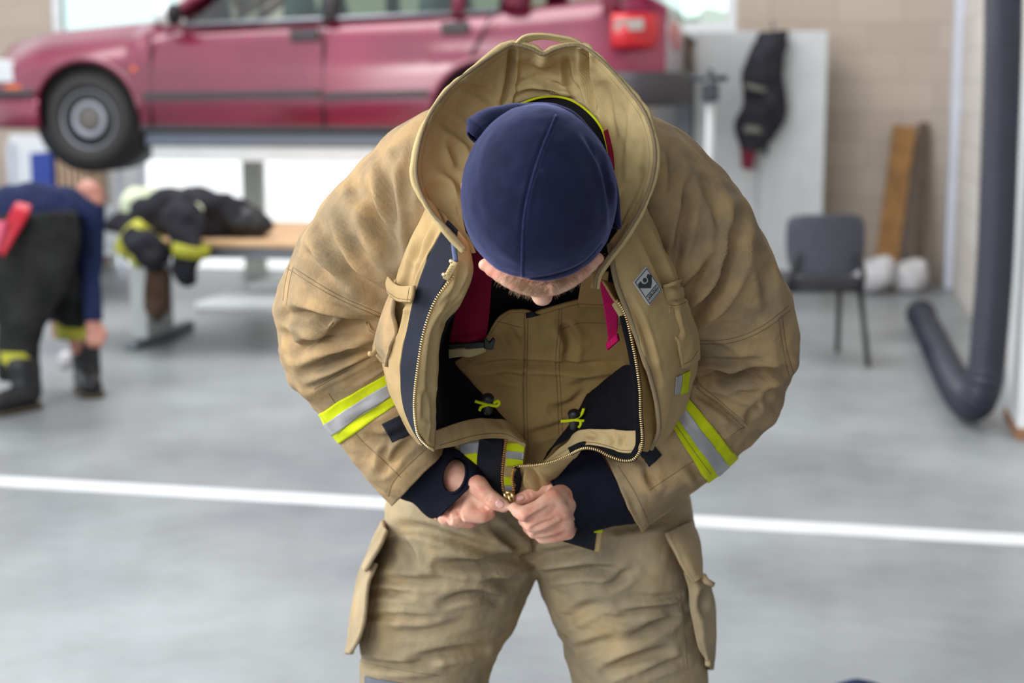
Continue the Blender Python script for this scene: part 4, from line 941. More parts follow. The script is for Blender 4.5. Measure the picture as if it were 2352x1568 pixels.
# image-left cargo pocket and flap
padded('cargo_pocket', [[(862, 1292, 2.285), (846, 1330, 2.275), (838, 1380, 2.27), (834, 1430, 2.265), (822, 1470, 2.265), (800, 1500, 2.27)], [(846, 1285, 2.31), (830, 1330, 2.30), (818, 1385, 2.295), (810, 1440, 2.295), (803, 1475, 2.295), (794, 1500, 2.30)], [(836, 1285, 2.37), (820, 1330, 2.37), (810, 1385, 2.37), (803, 1440, 2.37), (796, 1478, 2.37), (792, 1500, 2.37)], [(850, 1285, 2.46), (835, 1330, 2.46), (825, 1385, 2.46), (818, 1440, 2.46), (810, 1478, 2.46), (806, 1500, 2.46)]], 241)
padded('pocket_flap', [[(888, 1216, 2.285), (876, 1240, 2.275), (858, 1272, 2.265), (834, 1310, 2.268)], [(880, 1208, 2.31), (862, 1240, 2.30), (846, 1270, 2.295), (830, 1304, 2.29)], [(880, 1195, 2.38), (856, 1240, 2.38), (842, 1270, 2.375), (826, 1300, 2.37)], [(892, 1195, 2.46), (868, 1240, 2.46), (854, 1270, 2.46), (838, 1300, 2.46)]], 243)
kb = decal('knee_patch', tb, ([(842, 1552), (842, 1640)], [(985, 1578), (985, 1655)]), plain('knee_patch_cloth', (92, 96, 106), .9, bump=.3), trousers, lift=.004, th=.003)
kb['label'] = 'dark grey knee patch'
# image-right cargo pocket and flap
padded('cargo_pocket', [[(1572, 1312, 2.285), (1582, 1350, 2.272), (1584, 1392, 2.268), (1594, 1440, 2.266), (1608, 1490, 2.268), (1624, 1520, 2.275)], [(1600, 1315, 2.288), (1612, 1350, 2.275), (1616, 1392, 2.27), (1622, 1440, 2.27), (1628, 1490, 2.275), (1632, 1530, 2.28)], [(1618, 1318, 2.33), (1634, 1355, 2.33), (1645, 1400, 2.33), (1645, 1450, 2.33), (1643, 1495, 2.33), (1640, 1538, 2.33)], [(1600, 1318, 2.46), (1615, 1355, 2.46), (1626, 1400, 2.46), (1626, 1450, 2.46), (1625, 1495, 2.46), (1624, 1538, 2.46)]], 251, ST=[([(1625, 1350), (1615, 1380), (1618, 1410)], 10, .007)])
padded('pocket_flap', [[(1533, 1222, 2.262), (1550, 1262, 2.254), (1572, 1308, 2.250), (1594, 1340, 2.252)], [(1562, 1208, 2.285), (1580, 1250, 2.272), (1598, 1300, 2.262), (1612, 1326, 2.262)], [(1590, 1196, 2.35), (1606, 1235, 2.34), (1614, 1285, 2.33), (1618, 1322, 2.33)], [(1580, 1196, 2.46), (1594, 1235, 2.46), (1604, 1285, 2.46), (1606, 1322, 2.46)]], 253)
MB().tube(UL([(1614, 1322, 2.27), (1622, 1334, 2.265), (1640, 1343, 2.265)]), [.004, .005, .004], 8).build('pocket_pull', M['trouser'], trousers)
# bib
topx = [(1000, 860, 2.165), (1050, 828, 2.155), (1095, 800, 2.135), (1118, 772, 2.122), (1138, 738, 2.108), (1166, 714, 2.098), (1190, 712, 2.096), (1212, 714, 2.094), (1224, 722, 2.094), (1240, 716, 2.094), (1270, 707, 2.096), (1330, 691, 2.105), (1385, 688, 2.118), (1440, 700, 2.145), (1490, 720, 2.17)]
bm_ = []
for i, (x, y, d) in enumerate(topx):
    t = i / (len(topx) - 1); xb = 1020 + 430 * t; e = (abs(t - .47) / .5) ** 2 * .03
    bm_.append([(x, y, d), (x * .72 + xb * .28, y + (1090 - y) * .28, 2.128 + e + .02), (x * .45 + xb * .55, y + (1090 - y) * .55, 2.155 + e + .02), (xb, 1090, 2.19 + e)])
A = UL(curves(bm_, 90, 120)); N = grid_normals(A); A = A + N * (.004 * fbm(A * 9, 261) + .0016 * fbm(A * 28, 263, 2))[..., None]
A = strokes(A, grid_normals(A), [([(1090, 845), (1160, 836), (1240, 838), (1330, 842), (1420, 838)], 9, .006), ([(1330, 790), (1300, 760), (1290, 745)], 12, .005), ([(1300, 870), (1370, 850), (1430, 845)], 12, -.005), ([(1150, 860), (1200, 870)], 10, .004), ([(1300, 760), (1310, 800), (1300, 830)], 12, .006), ([(1270, 940), (1310, 930), (1340, 905)], 10, .005), ([(1215, 1000), (1270, 985), (1300, 975)], 10, .005), ([(1160, 745), (1180, 780), (1200, 800)], 12, .004), ([(1208, 725), (1207, 800), (1205, 900), (1208, 1050)], 4, .0025)])
bib = sheet('bib', A, M['bib'], trousers, .004)
bbv = bvh_of([bib])
seam('bib_stitching', bbv, [[(1204, 716), (1205, 800), (1202, 900), (1206, 1050)], [(1284, 708), (1282, 760), (1276, 830), (1280, 900), (1284, 1000)], [(1290, 708), (1288, 760), (1284, 830), (1288, 900), (1292, 1000)], [(1288, 757), (1330, 742), (1380, 742), (1425, 745)], [(1140, 737), (1170, 745), (1204, 753)], [(1168, 719), (1190, 717), (1203, 717)], [(1240, 723), (1275, 712), (1330, 698), (1384, 694)], [(1128, 765), (1146, 738), (1168, 719)], [(1213, 735), (1212, 800), (1210, 900), (1214, 1040)]], M['thread'], trousers)
decal('hook_and_loop_tab', bbv, ([(1208, 716), (1212, 728)], [(1232, 720), (1240, 720)]), M['black_velcro'], trousers, 6, 6, lift=.003)
A = UL(curves([[(1338, 628, 2.06), (1328, 690, 2.10), (1328, 700, 2.10)], [(1398, 628, 2.05), (1392, 690, 2.098), (1392, 704, 2.10)]], 16, 16)); sheet('bib_strap', A, M['bib'], trousers, .004)
A = UL(curves([[(1066, 560, 1.955), (1060, 640, 2.03), (1044, 720, 2.075), (1030, 789, 2.105)], [(1110, 560, 1.955), (1106, 640, 2.02), (1092, 720, 2.065), (1076, 789, 2.095)], [(1134, 560, 1.965), (1130, 640, 2.025), (1124, 720, 2.068), (1116, 784, 2.098)]], 60, 20))
A = strokes(A, grid_normals(A), [([(1034, 770), (1075, 768), (1120, 763)], 5, .003)])
sheet('suspender', A, M['red'], trousers, .002)['label'] = 'wide dark red suspender strap'
m = MB()
for pl_, d_ in (([(1030, 790), (1118, 784), (1118, 799), (1030, 803)], 2.086), ([(1111, 773), (1124, 786), (1132, 776), (1138, 780), (1132, 804), (1112, 802)], 2.078)):
    m.prism([U(x, y, d_ + .0002 * (1116 - x) * .6) for x, y in pl_], (0, .010, 0))
m.build('buckle', M['plastic'], trousers, smooth=False, bevel=.0015)
A = UL(curves([[(1030, 802, 2.10), (1060, 802, 2.088), (1080, 803, 2.09), (1116, 797, 2.088)], [(1030, 823, 2.11), (1060, 819, 2.096), (1082, 820, 2.098), (1116, 808, 2.096)]], 30, 10)); N = grid_normals(A); sheet('buckle_tab', A, M['collar'], trousers, .004)
A = UL(curves([[(1378, 648, 1.945), (1386, 700, 1.985), (1395, 760, 2.02), (1396, 784, 2.03)], [(1383, 644, 1.94), (1415, 690, 1.98), (1419, 745, 2.015), (1416, 770, 2.025)]], 40, 10)); sheet('strap_tail', A, M['pink'], trousers, .002)['label'] = 'bright pink webbing strap tail'
A = UL(curves([[(1391, 788, 2.018), (1393, 803, 2.015)], [(1416, 766, 2.012), (1420, 782, 2.01)]], 8, 8)); sheet('strap_end', A, M['pink'], trousers, .006)
A = UL(curves([[(1388, 300, 1.925), (1398, 345, 1.91), (1404, 390, 1.90)], [(1396, 296, 1.93), (1408, 345, 1.915), (1412, 390, 1.905)]], 20, 6)); sheet('suspender', A, M['red'], trousers, .002)
# boots (below the picture)
for x2 in (880, 1555):
    f = PX(x2, 2100, 2.44); m = MB()
    m.cap((f[0], f[1] + .02, .075), .066, (f[0], f[1] - .15, .06), .056, 18); m.cap((f[0], f[1] + .02, .08), .064, (f[0], f[1] + .01, .24), .07, 18)
    vv, n_, ff = remesh(m, .008, 3); vv[:, 2] = np.maximum(vv[:, 2], 0.0)
    bt = MB().add(vv, ff).build('boot', M['plastic'], person)
# ================================================================== THE PLACE (room axes: +y into the room, +x along the back wall)
OFF = np.zeros(3)
def concrete():
    m, nt, b = mat_base('polished_concrete', (170, 174, 177), .42, 0, .4)
    tc = nt.nodes.new('ShaderNodeTexCoord')
    r, n = noise_col(nt, tc.outputs['Object'], .9, 7, lin((130, 134, 137)), lin((162, 166, 168)), .36, .64)
    r2, n2 = noise_col(nt, tc.outputs['Object'], 7, 8, (.90, .90, .90, 1), (1, 1, 1, 1), .35, .6)
    nt.links.new(mixc(nt, r.outputs['Color'], r2.outputs['Color'], 1.0, 'MULTIPLY'), b.inputs['Base Color'])
    rr = nt.nodes.new('ShaderNodeMapRange'); rr.inputs[3].default_value = .3; rr.inputs[4].default_value = .5
    nt.links.new(n.outputs['Fac'], rr.inputs[0]); nt.links.new(rr.outputs[0], b.inputs['Roughness'])
    return m
def blocks(name, c1, c2, mort, sc=1.0):
    m, nt, b = mat_base(name, c1, .85, 0, .2)
    tc = nt.nodes.new('ShaderNodeTexCoord'); mp_ = nt.nodes.new('ShaderNodeMapping'); mp_.inputs['Rotation'].default_value = (math.pi / 2, 0, 0)
    sx = nt.nodes.new('ShaderNodeSeparateXYZ'); cb_ = nt.nodes.new('ShaderNodeCombineXYZ'); nt.links.new(tc.outputs['Object'], sx.inputs[0])
    ad = mathn(nt, 'ADD', sx.outputs[0], sx.outputs[1]); nt.links.new(ad, cb_.inputs[0]); nt.links.new(sx.outputs[2], cb_.inputs[1])
    br = nt.nodes.new('ShaderNodeTexBrick'); nt.links.new(cb_.outputs[0], br.inputs['Vector'])
    br.inputs['Color1'].default_value = lin(c1); br.inputs['Color2'].default_value = lin(c2); br.inputs['Mortar'].default_value = lin(mort)
    br.inputs['Scale'].default_value = 1; br.inputs['Brick Width'].default_value = .5; br.inputs['Row Height'].default_value = .22; br.inputs['Mortar Size'].default_value = .006
    nt.links.new(br.outputs['Color'], b.inputs['Base Color']); return m
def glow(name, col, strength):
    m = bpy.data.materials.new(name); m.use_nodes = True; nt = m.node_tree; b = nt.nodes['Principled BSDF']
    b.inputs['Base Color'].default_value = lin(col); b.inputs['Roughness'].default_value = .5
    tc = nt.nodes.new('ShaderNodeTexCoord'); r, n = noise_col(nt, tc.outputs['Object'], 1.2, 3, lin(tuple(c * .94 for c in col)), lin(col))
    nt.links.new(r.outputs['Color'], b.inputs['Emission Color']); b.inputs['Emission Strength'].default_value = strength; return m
B = {}
B['floor'] = concrete()
B['wall'] = blocks('beige_block_wall', (182, 168, 154), (174, 160, 146), (162, 150, 138))
B['wall_r'] = blocks('pale_block_wall', (214, 208, 202), (206, 198, 190), (190, 184, 178))
B['white'] = plain('white_paint', (226, 229, 230), .55)
B['door_glow'] = glow('glowing_door_panel', (252, 254, 255), .9)  # emission stands in for daylight on the white door
B['cab'] = plain('pale_grey_steel', (192, 195, 195), .5)
B['grey'] = plain('grey_steel', (128, 134, 140), .5, .3)
B['olive'] = plain('olive_grey_steel', (182, 184, 174), .6)
B['bluegrey'] = plain('blue_grey_steel', (112, 120, 134), .5, .2)
B['dark'] = plain('dark_steel', (52, 56, 62), .5, .3)
B['line'] = plain('white_floor_paint', (235, 237, 239), .5)
B['wood'] = plain('birch_tabletop', (222, 180, 136), .5, 0, .1, 5)
B['plank'] = plain('weathered_plank', (150, 108, 58), .8, 0, .25, 8)
B['plank_d'] = plain('dark_plank', (92, 76, 60), .8, 0, .2, 8)
B['frame'] = plain('blue_white_frame', (206, 210, 222), .5)
B['chair'] = plain('grey_chair_fabric', (74, 76, 86), .85, 0, .1, 30, bump=.3, bs=300)
B['chair_seat'] = plain('dark_chair_fabric', (66, 66, 70), .85, 0, .1, 30, bump=.3, bs=300)
B['chair_leg'] = plain('grey_chair_leg', (106, 108, 128), .4, .2)
B['chair_leg_d'] = plain('black_chair_leg', (46, 48, 48), .45, .2)
B['hose'] = plain('ribbed_black_hose', (38, 42, 56), .42, 0, .1, 10)
B['bag'] = plain('white_sacks', (208, 206, 208), .7, 0, .1, 12, bump=.4, bs=20)
B['gear'] = cloth('black_turnout_cloth', (38, 38, 44), (50, 50, 56), (88, 82, 86), None, gamt=.35, gscale=5)
B['gear_brown'] = cloth('brown_leather', (76, 60, 50), (90, 72, 60), None, None)
B['yellow_dull'] = plain('dull_yellow_stripe', (186, 184, 52), .6)
B['pale_yellow'] = plain('pale_yellow_cloth', (214, 222, 190), .8)
B['shirt'] = cloth('navy_shirt', (34, 42, 74), (42, 50, 86), None, None)
B['pants'] = cloth('black_overalls', (36, 37, 36), (46, 47, 45), (80, 78, 84), None, gamt=.3, gscale=6)
B['boot'] = plain('black_boot', (24, 25, 28), .5)
B['boot_sole'] = plain('tan_boot_sole', (74, 64, 48), .7)
B['redstrap'] = plain('red_strap', (196, 20, 46), .5)
B['skin'] = plain('ruddy_skin', (206, 142, 124), .5, 0, .1, 20)
B['blue'] = plain('blue_crate', (40, 66, 160), .5)
B['blue_l'] = plain('light_blue_bottle', (84, 148, 226), .4)
B['tan_wood'] = plain('raw_slats', (214, 182, 152), .7, 0, .1, 10)
B['tyre'] = plain('tyre_rubber', (52, 50, 50), .75)
B['rim'] = plain('steel_wheel', (150, 152, 160), .4, .5)
B['rim_d'] = plain('dusty_hub', (112, 106, 104), .6, .3)
def paint():
    m, nt, b = mat_base('maroon_paint', (128, 20, 60), .32, .15, .5)
    tc = nt.nodes.new('ShaderNodeTexCoord'); r, n = noise_col(nt, tc.outputs['Object'], 1.5, 4, lin((112, 16, 50)), lin((132, 22, 62)))
    nt.links.new(r.outputs['Color'], b.inputs['Base Color']); b.inputs['Coat Weight'].default_value = 1.0; b.inputs['Coat Roughness'].default_value = .15; return m
B['paint'] = paint()
B['trimd'] = plain('black_car_trim', (62, 58, 62), .55)
B['rubber'] = plain('dark_rubber', (30, 30, 32), .6)
B['orange'] = plain('orange_marker', (240, 110, 40), .3)
B['lamp'] = plain('clear_headlamp', (226, 228, 232), .15, 0, .04, 6, .8)
B['redlamp'] = plain('red_tail_lamp', (206, 34, 44), .25)
B['greylamp'] = plain('smoked_reverse_lamp', (140, 128, 120), .25)
B['inside'] = plain('grey_upholstery', (78, 90, 94), .8)
def glassm():
    m = bpy.data.materials.new('tinted_glass'); m.use_nodes = True; nt = m.node_tree; nt.nodes.clear()
    o = nt.nodes.new('ShaderNodeOutputMaterial'); t = nt.nodes.new('ShaderNodeBsdfTransparent'); t.inputs[0].default_value = (.80, .90, .86, 1)
    g = nt.nodes.new('ShaderNodeBsdfGlossy'); g.inputs[1].default_value = .03; mx = nt.nodes.new('ShaderNodeMixShader'); fr_ = nt.nodes.new('ShaderNodeFresnel'); fr_.inputs[0].default_value = 1.5
    nt.links.new(fr_.outputs[0], mx.inputs[0]); nt.links.new(t.outputs[0], mx.inputs[1]); nt.links.new(g.outputs[0], mx.inputs[2]); nt.links.new(mx.outputs[0], o.inputs[0]); return m
B['glass'] = glassm()
B['leafy'] = plain('hedge_leaves', (120, 160, 90), .8, 0, .3, 5)

def lo_box(m, x0, x1, y0, y1, z0, z1): return m.box(((x0 + x1) / 2, (y0 + y1) / 2, (z0 + z1) / 2), (x1 - x0, y1 - y0, z1 - z0))
def struct(o): o['kind'] = 'structure'; return o
def empty(name, loc, rz=0):
    o = bpy.data.objects.new(name, None); COL.objects.link(o); o.location = loc; o.rotation_euler = (0, 0, rz); return o

# ---- shell
BY = 12.4; XR = 1.02
struct(lo_box(MB(), -9, XR + .25, -3, BY + .25, -.12, 0).build('floor', B['floor'], smooth=False))
w1 = WY(1690, 72, BY); w0 = WY(1500, 72, BY)       # window in the back wall, centre
wl_ = WY(118, 66, BY); wr_ = WY(425, 66, BY)        # window behind the bonnet
m = MB(); zt = 3.4; zs = w1[2]; zs2 = wl_[2] - .35
d0 = WY(283, 620, BY)[0]; d1 = WY(905, 620, BY)[0]; dz = WY(290, 345, BY)[2]
def wallpiece(x0, x1, z0, z1): lo_box(m, x0, x1, BY, BY + .25, z0, z1)
wallpiece(-9, wl_[0], 0, zt); wallpiece(wl_[0], wr_[0], 0, zs2); wallpiece(wr_[0], w0[0], 0, zt); wallpiece(w0[0], w1[0], 0, zs); wallpiece(w1[0], XR + .25, 0, zt); wallpiece(wl_[0], wr_[0], 3.1, zt); wallpiece(w0[0], w1[0], 3.1, zt)
struct(m.build('wall_back', B['wall'], smooth=False))
m = MB(); lo_box(m, XR, XR + .25, 4.2, BY, 0, 3.4); struct(m.build('wall_right', B['wall_r'], smooth=False))
def window(n, x0, x1, z0, z1):
    m = MB(); f = .075
    lo_box(m, x0, x1, BY + .02, BY + .10, z0, z0 + f); lo_box(m, x0, x1, BY + .02, BY + .10, z1 - f, z1); lo_box(m, x0, x0 + f, BY + .02, BY + .10, z0 + f, z1 - f); lo_box(m, x1 - f, x1, BY + .02, BY + .10, z0 + f, z1 - f)
    lo_box(m, x0 - .03, x1 + .03, BY - .08, BY + .02, z0 - .05, z0)
    o = struct(m.build('window_%d' % n, B['white'], smooth=False))
    g = MB(); lo_box(g, x0 + f, x1 - f, BY + .05, BY + .06, z0 + f, z1 - f); g.build('pane', B['glass'], o, smooth=False)
    return o
window(1, w0[0], w1[0], zs, 3.1); window(2, wl_[0], wr_[0], zs2, 3.1)
# panel door under the car, glowing by itself in place of daylight on it
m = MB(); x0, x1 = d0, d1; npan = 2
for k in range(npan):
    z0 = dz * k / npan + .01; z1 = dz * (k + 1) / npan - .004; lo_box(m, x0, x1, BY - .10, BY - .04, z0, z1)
struct(m.build('door_1', B['door_glow'], smooth=False, bevel=.012))
m = MB(); f = .05
lo_box(m, x0 - f, x0, BY - .11, BY - .001, 0, dz + f); lo_box(m, x1, x1 + f, BY - .11, BY - .001, 0, dz + f); lo_box(m, x0, x1, BY - .11, BY - .001, dz, dz + f)
struct(m.build('trim_1', B['white'], smooth=False))
# painted line on the floor
a = FL(0, 1105); b = FL(2352, 1240); lw = FL(1176, 1188)[1] - FL(1176, 1160)[1]
ym = (a[1] + b[1]) / 2; ang = math.atan2(b[1] - a[1], b[0] - a[0])
Rz = np.array([[math.cos(ang), -math.sin(ang), 0], [math.sin(ang), math.cos(ang), 0], [0, 0, 1]])
ln = MB().box(((a[0] + b[0]) / 2, ym, .0015), (6.4, abs(lw) * .8, .003), Rz).build('floor_line', B['line'], smooth=False)
struct(ln)

# ---- car on the lift
CYN = 9.93                                             # near side
def CX_(px, py=215): return WY(px, py, CYN)
fw = CX_(197, 275); rw = CX_(1120, 270)
x_f = CX_(-62)[0]; x_r = CX_(1522)[0]; zsill = CX_(600, 300)[2]; zbelt0 = CX_(420, 70)[2]; zbelt1 = CX_(1100, 35)[2]; zhood = CX_(-20, 130)[2]; zcowl = CX_(345, 50)[2]
R_arch = .385; zw = fw[2]; W2 = .86
def interp(x, X, Y): return float(np.interp(x, X, Y))
def z_top(x):
    return interp(x, [x_f, x_f + .06, CX_(60)[0], CX_(345)[0], CX_(420)[0], CX_(1100)[0], x_r - .12, x_r], [CX_(-50, 190)[2], CX_(-30, 110)[2], CX_(60, 80)[2], zcowl, zbelt0, zbelt1, CX_(1480, -10)[2], CX_(1500, 20)[2]])
def z_low(x):
    z = interp(x, [x_f, fw[0] - .42, fw[0] + .42, rw[0] - .42, rw[0] + .42, x_r], [CX_(-40, 292)[2]] * 2 + [zsill, zsill] + [CX_(1400, 250)[2], CX_(1520, 200)[2]])
    for c in (fw, rw):
        dx = abs(x - c[0])
        if dx < R_arch: z = max(z, zw + .02 + math.sqrt(R_arch ** 2 - dx * dx) * .98)
    return z
xs = sorted(set(list(np.linspace(x_f, x_r, 90)) + [c[0] + s * R_arch * k for c in (fw, rw) for s in (-1, 1) for k in (1.001, .999, .98, .94, .86, .7)]))
car = empty('car', (0, CYN + W2, 0)); carO = np.array([0, CYN + W2, 0])
tag(car, 'maroon estate car raised on the lift', 'car')
rows = []; X0c = CX_(400)[0]
for x in xs:
    zl_, zt_ = z_low(x), z_top(x); e = min(x - x_f, x_r - x); pl = W2 * (1 - .20 * max(0, 1 - e / .55) ** 2.2)
    pr = []
    zm = zsill + .10; 
    for s in np.linspace(0, 1, 15):
        z = zl_ + (zt_ - zl_) * s; h = (z - zsill) / (zbelt1 - zsill)
        wv_ = 1 - .045 * max(0, (.22 - h)) / .22 - .05 * max(0, h - .55) ** 1.3 / .4 - (.012 if h > .62 else 0) * min(1, (h - .62) / .04 if h > .62 else 0)
        pr.append((pl * wv_, z))
    rr_ = float(np.interp(x, [X0c - .35, X0c], [.30, .05])); hh_ = float(np.interp(x, [X0c - .35, X0c], [.26, .15]))
    pr = [(w__ * (1 - rr_ * max(0, 1 - (zt_ - z) / hh_) ** 2), z) for w__, z in pr]
    pr += [(min(pl * .86, pr[-1][0] * .96), zt_ + .018), (pl * .5, zt_ + .035), (0, zt_ + .04)]
    ring = [(x, -y, z) for y, z in pr] + [(x, y, z) for y, z in pr[-2::-1]] + [(x, pl * .3, zl_ + (.0)), (x, -pl * .3, zl_)]
    rows.append(ring)
A = np.array(rows); nb = A.shape[1]
idx = np.arange(A.shape[0] * nb).reshape(A.shape[0], nb)
Fc = [(idx[i, j], idx[i, (j + 1) % nb], idx[i + 1, (j + 1) % nb], idx[i + 1, j]) for i in range(len(xs) - 1) for j in range(nb)] + [tuple(idx[0][::-1]), tuple(idx[-1])]
MB().add(A, Fc).build('body', B['paint'], car, angle=40)
def P_side(px, py, out=.012):
    p = WY(px, py, CYN); return np.array([p[0], -W2 - out, p[2]])
def side_poly(name, pts, mat, th=.02, out=.012, parent=None):
    return MB().prism([P_side(x, y, out) for x, y in pts], (0, th, 0)).build(name, mat, parent or car, smooth=False, bevel=.004)
# rub strip, door gaps, handles
for x0, x1 in ((330, 738), (746, 985)): side_poly('rub_strip', [(x0, 212), (x1, 206), (x1, 224), (x0, 230)], B['trimd'], .03, .018)
for g in ([(343, 75), (346, 130), (346, 290)], [(738, 45), (742, 120), (742, 290)], [(1130, 30), (1080, 130)]):
    MB().tube([P_side(x, y, -.006) for x, y in g], .008, 6).build('door_gap', B['rubber'], car)
for x, y in ((695, 78), (1042, 62)):
    side_poly('door_handle', [(x - 32, y - 10), (x + 32, y - 14), (x + 34, y + 12), (x - 30, y + 15)], B['trimd'], .03, -.012)
side_poly('side_marker', [(300, 152), (312, 151), (312, 168), (300, 169)], B['orange'], .02, .0)
side_poly('sill', [(318, 286), (960, 290), (960, 302), (318, 300)], B['trimd'], .03, -.03)
# arch lips
for c in (fw, rw):
    t = np.linspace(math.radians(6), math.radians(174), 30)
    MB().tube([(c[0] + math.cos(a) * (R_arch + .005), -W2 + .012, zw + .02 + math.sin(a) * (R_arch + .005) * .98) for a in t], .022, 8).build('wheel_arch', B['paint'], car)
    m = MB(); m.tube([(c[0], -W2 + .05, zw + .04), (c[0], -.35, zw + .04)], .40, 32); m.build('wheel_well', B['rubber'], car)
def lathe(prof, cx_, y0, cz, n=40, sgn=1):
    V = []; k = len(prof)
    for r, y in prof:
        for j in range(n): a = 2 * math.pi * j / n; V.append((cx_ + r * math.cos(a), y0 + y * sgn, cz + r * math.sin(a)))
    Fc = [(i * n + j, i * n + (j + 1) % n, (i + 1) * n + (j + 1) % n, (i + 1) * n + j) for i in range(k - 1) for j in range(n)]
    return MB().add(V, Fc + [tuple(range(n)), tuple(range((k - 1) * n, k * n))])
for c in (fw, rw):
    for y0, sg in ((-W2 + .015, 1), (W2 - .015, -1)):
        t = lathe([(.20, .06), (.205, .015), (.235, .0), (.27, .0), (.30, .02), (.315, .06), (.315, .14), (.30, .18), (.2, .18)], c[0], y0, zw, 40, sg).build('wheel', B['tyre'], car)
        lathe([(.198, .08), (.204, .03), (.192, .022), (.180, .045), (.150, .065), (.140, .05), (.118, .028), (.085, .030), (.078, .05), (.03, .05), (.028, .035), (.01, .035)], c[0], y0, zw, 40, sg).build('rim', B['rim'], t)
        lathe([(.082, .05), (.078, .034), (.04, .030), (.01, .03)], c[0], y0, zw, 30, sg).build('hub_cap', B['rim_d'], t)
# nose: bumper, headlamp, marker
def wrapx(name, px0, px1, py0, py1, mat, front=True, out=.03):
    p0 = WY(px0, py0, CYN); p1 = WY(px1, py1, CYN); z0, z1 = p1[2], p0[2]; rows = []
    xe = p0[0] if front else p1[0]
    path = [(p1[0] if front else p0[0], -W2 - out * .3), ((p0[0] + (p1[0] - p0[0]) * .5), -W2 + .02 - out), (xe, -W2 + .16), (xe - (.06 if front else -.06), -.3), (xe - (.06 if front else -.06), .3), (xe, W2 - .16), ((p0[0] + (p1[0] - p0[0]) * .5), W2 - .02 + out), (p1[0] if front else p0[0], W2 + out * .3)]
    c = cr(path, 60); V = []
    A = np.zeros((60, 7, 3))
    for i in range(60):
        for j in range(7):
            s = j / 6; A[i, j] = (c[i, 0], c[i, 1], z0 + (z1 - z0) * s)
    N = grid_normals(A); N = np.where((A * [0, 1, 0] + [0, 0, 0]).sum(-1, keepdims=True) > 10, -N, N)
    ctr = np.array([(fw[0] + rw[0]) / 2, 0, z0]); sg = np.sign(np.sum(N * (A - ctr), -1, keepdims=True)); N = N * sg
    bul = np.sin(np.linspace(0, math.pi, 7))[None, :, None] * .02
    return MB().grid(A + N * bul, N, .05).build(name, mat, car)
wrapx('front_bumper', -66, 92, 228, 296, B['paint'])
wrapx('front_bumper_strip', -66, 80, 205, 222, B['trimd'])
wrapx('rear_bumper', 1400, 1532, 165, 245, B['trimd'], False)
wrapx('tail_lamp', 1405, 1500, 30, 110, B['redlamp'], False, .02)
side_poly('reverse_lamp', [(1412, 45), (1480, 42), (1480, 70), (1412, 72)], B['greylamp'], .02, .03)
side_poly('corner_marker', [(6, 196), (52, 196), (52, 220), (6, 220)], B['orange'], .03, -.02)
side_poly('headlamp', [(-60, 130), (18, 140), (26, 188), (-60, 190)], B['lamp'], .14, -.03)
# cabin
zroof = zbelt1 + .46; cb0 = CX_(345)[0]; cb1 = CX_(1440)[0]
def CPt(x, y, z): return (x, y, z)
prof = [(cb0 - .02, zcowl - .02, .74), (cb0 + .62, zroof - .06, .62), (cb0 + .95, zroof, .60), (cb1 - .5, zroof, .60), (cb1 - .05, zroof - .10, .60), (cb1 + .14, zbelt1 + .03, .72)]
def pane(name, pts):
    """side window: (x along the car, z) loop leaning inward, both sides"""
    for sg in (-1, 1):
        q = [(x, sg * (.785 - .17 * (z - zbelt1) / .46), z) for x, z in pts]
        MB().prism(q, (0, -sg * .006, 0)).build(name, B['glass'], car, smooth=False)
zb = lambda px: float(np.interp(px, [420, 1140], [CX_(420, 52)[2], CX_(1140, 20)[2]]))
X = lambda px: CX_(px)[0]
pane('side_window', [(X(432), zb(432)), (X(738), zb(738)), (X(745), zroof - .08), (cb0 + .74, zroof - .08)])
pane('side_window', [(X(768), zb(768)), (X(1032), zb(1032)), (X(1026), zroof - .08), (X(775), zroof - .08)])
pane('side_window', [(X(1062), zb(1062)), (X(1140), zb(1140)), (X(1170), zroof - .08), (X(1064), zroof - .08)])
for sg in (-1, 1):
    yb = lambda z: sg * (.79 - .17 * (z - zbelt1) / .46)
    for nm, a_, b_, w_ in (('front_pillar', (cb0 + .05, zcowl), (cb0 + .72, zroof - .05), .035), ('door_pillar', (X(754), zb(754) - .02), (X(760), zroof - .05), .055), ('rear_pillar', (X(1047), zb(1047) - .02), (X(1045), zroof - .05), .045), ('rear_pillar', (X(1180), zb(1140)), (X(1195), zroof - .05), .09), ('rear_pillar', (X(1400), zbelt1), (X(1380), zroof - .05), .06)):
        m = MB(); m.tube([(a_[0], yb(a_[1]), a_[1]), (b_[0], yb(b_[1]), b_[1])], w_, 8); m.build(nm, B['trimd'] if nm == 'door_pillar' else B['paint'], car)
    m = MB(); m.tube([(X(420), yb(zb(420)) - sg * -.005, zb(420) - .012), (X(740), yb(zb(740)), zb(740) - .012), (X(1140), yb(zb(1140)), zb(1140) - .012)], .014, 8); m.build('window_trim', B['rim'], car)
A = np.array([[(x, -w_, z), (x, -w_ * .5, z + .03), (x, w_ * .5, z + .03), (x, w_, z)] for x, z, w_ in prof[1:5]]); MB().grid(A, grid_normals(A), .03).build('roof', B['paint'], car)
A = np.array([[(x, y, z) for y in np.linspace(-w_, w_, 5)] for x, z, w_ in prof[:2]]); MB().grid(A, np.zeros_like(A) + [0, 0, 1], .006).build('windscreen', B['glass'], car)
A = np.array([[(x, y, z) for y in np.linspace(-w_, w_, 5)] for x, z, w_ in prof[4:]]); MB().grid(A, np.zeros_like(A) + [0, 0, 1], .006).build('rear_window', B['glass'], car)
for y in (-.38, .38):
    for xc in (X(640), X(960)):
        m = MB(); m.ell((xc, y, zbelt1 - .02), (.10, .24, .30)); m.ell((xc + .02, y, zbelt1 + .30), (.05, .13, .10)); m.build('seat', B['inside'], car)
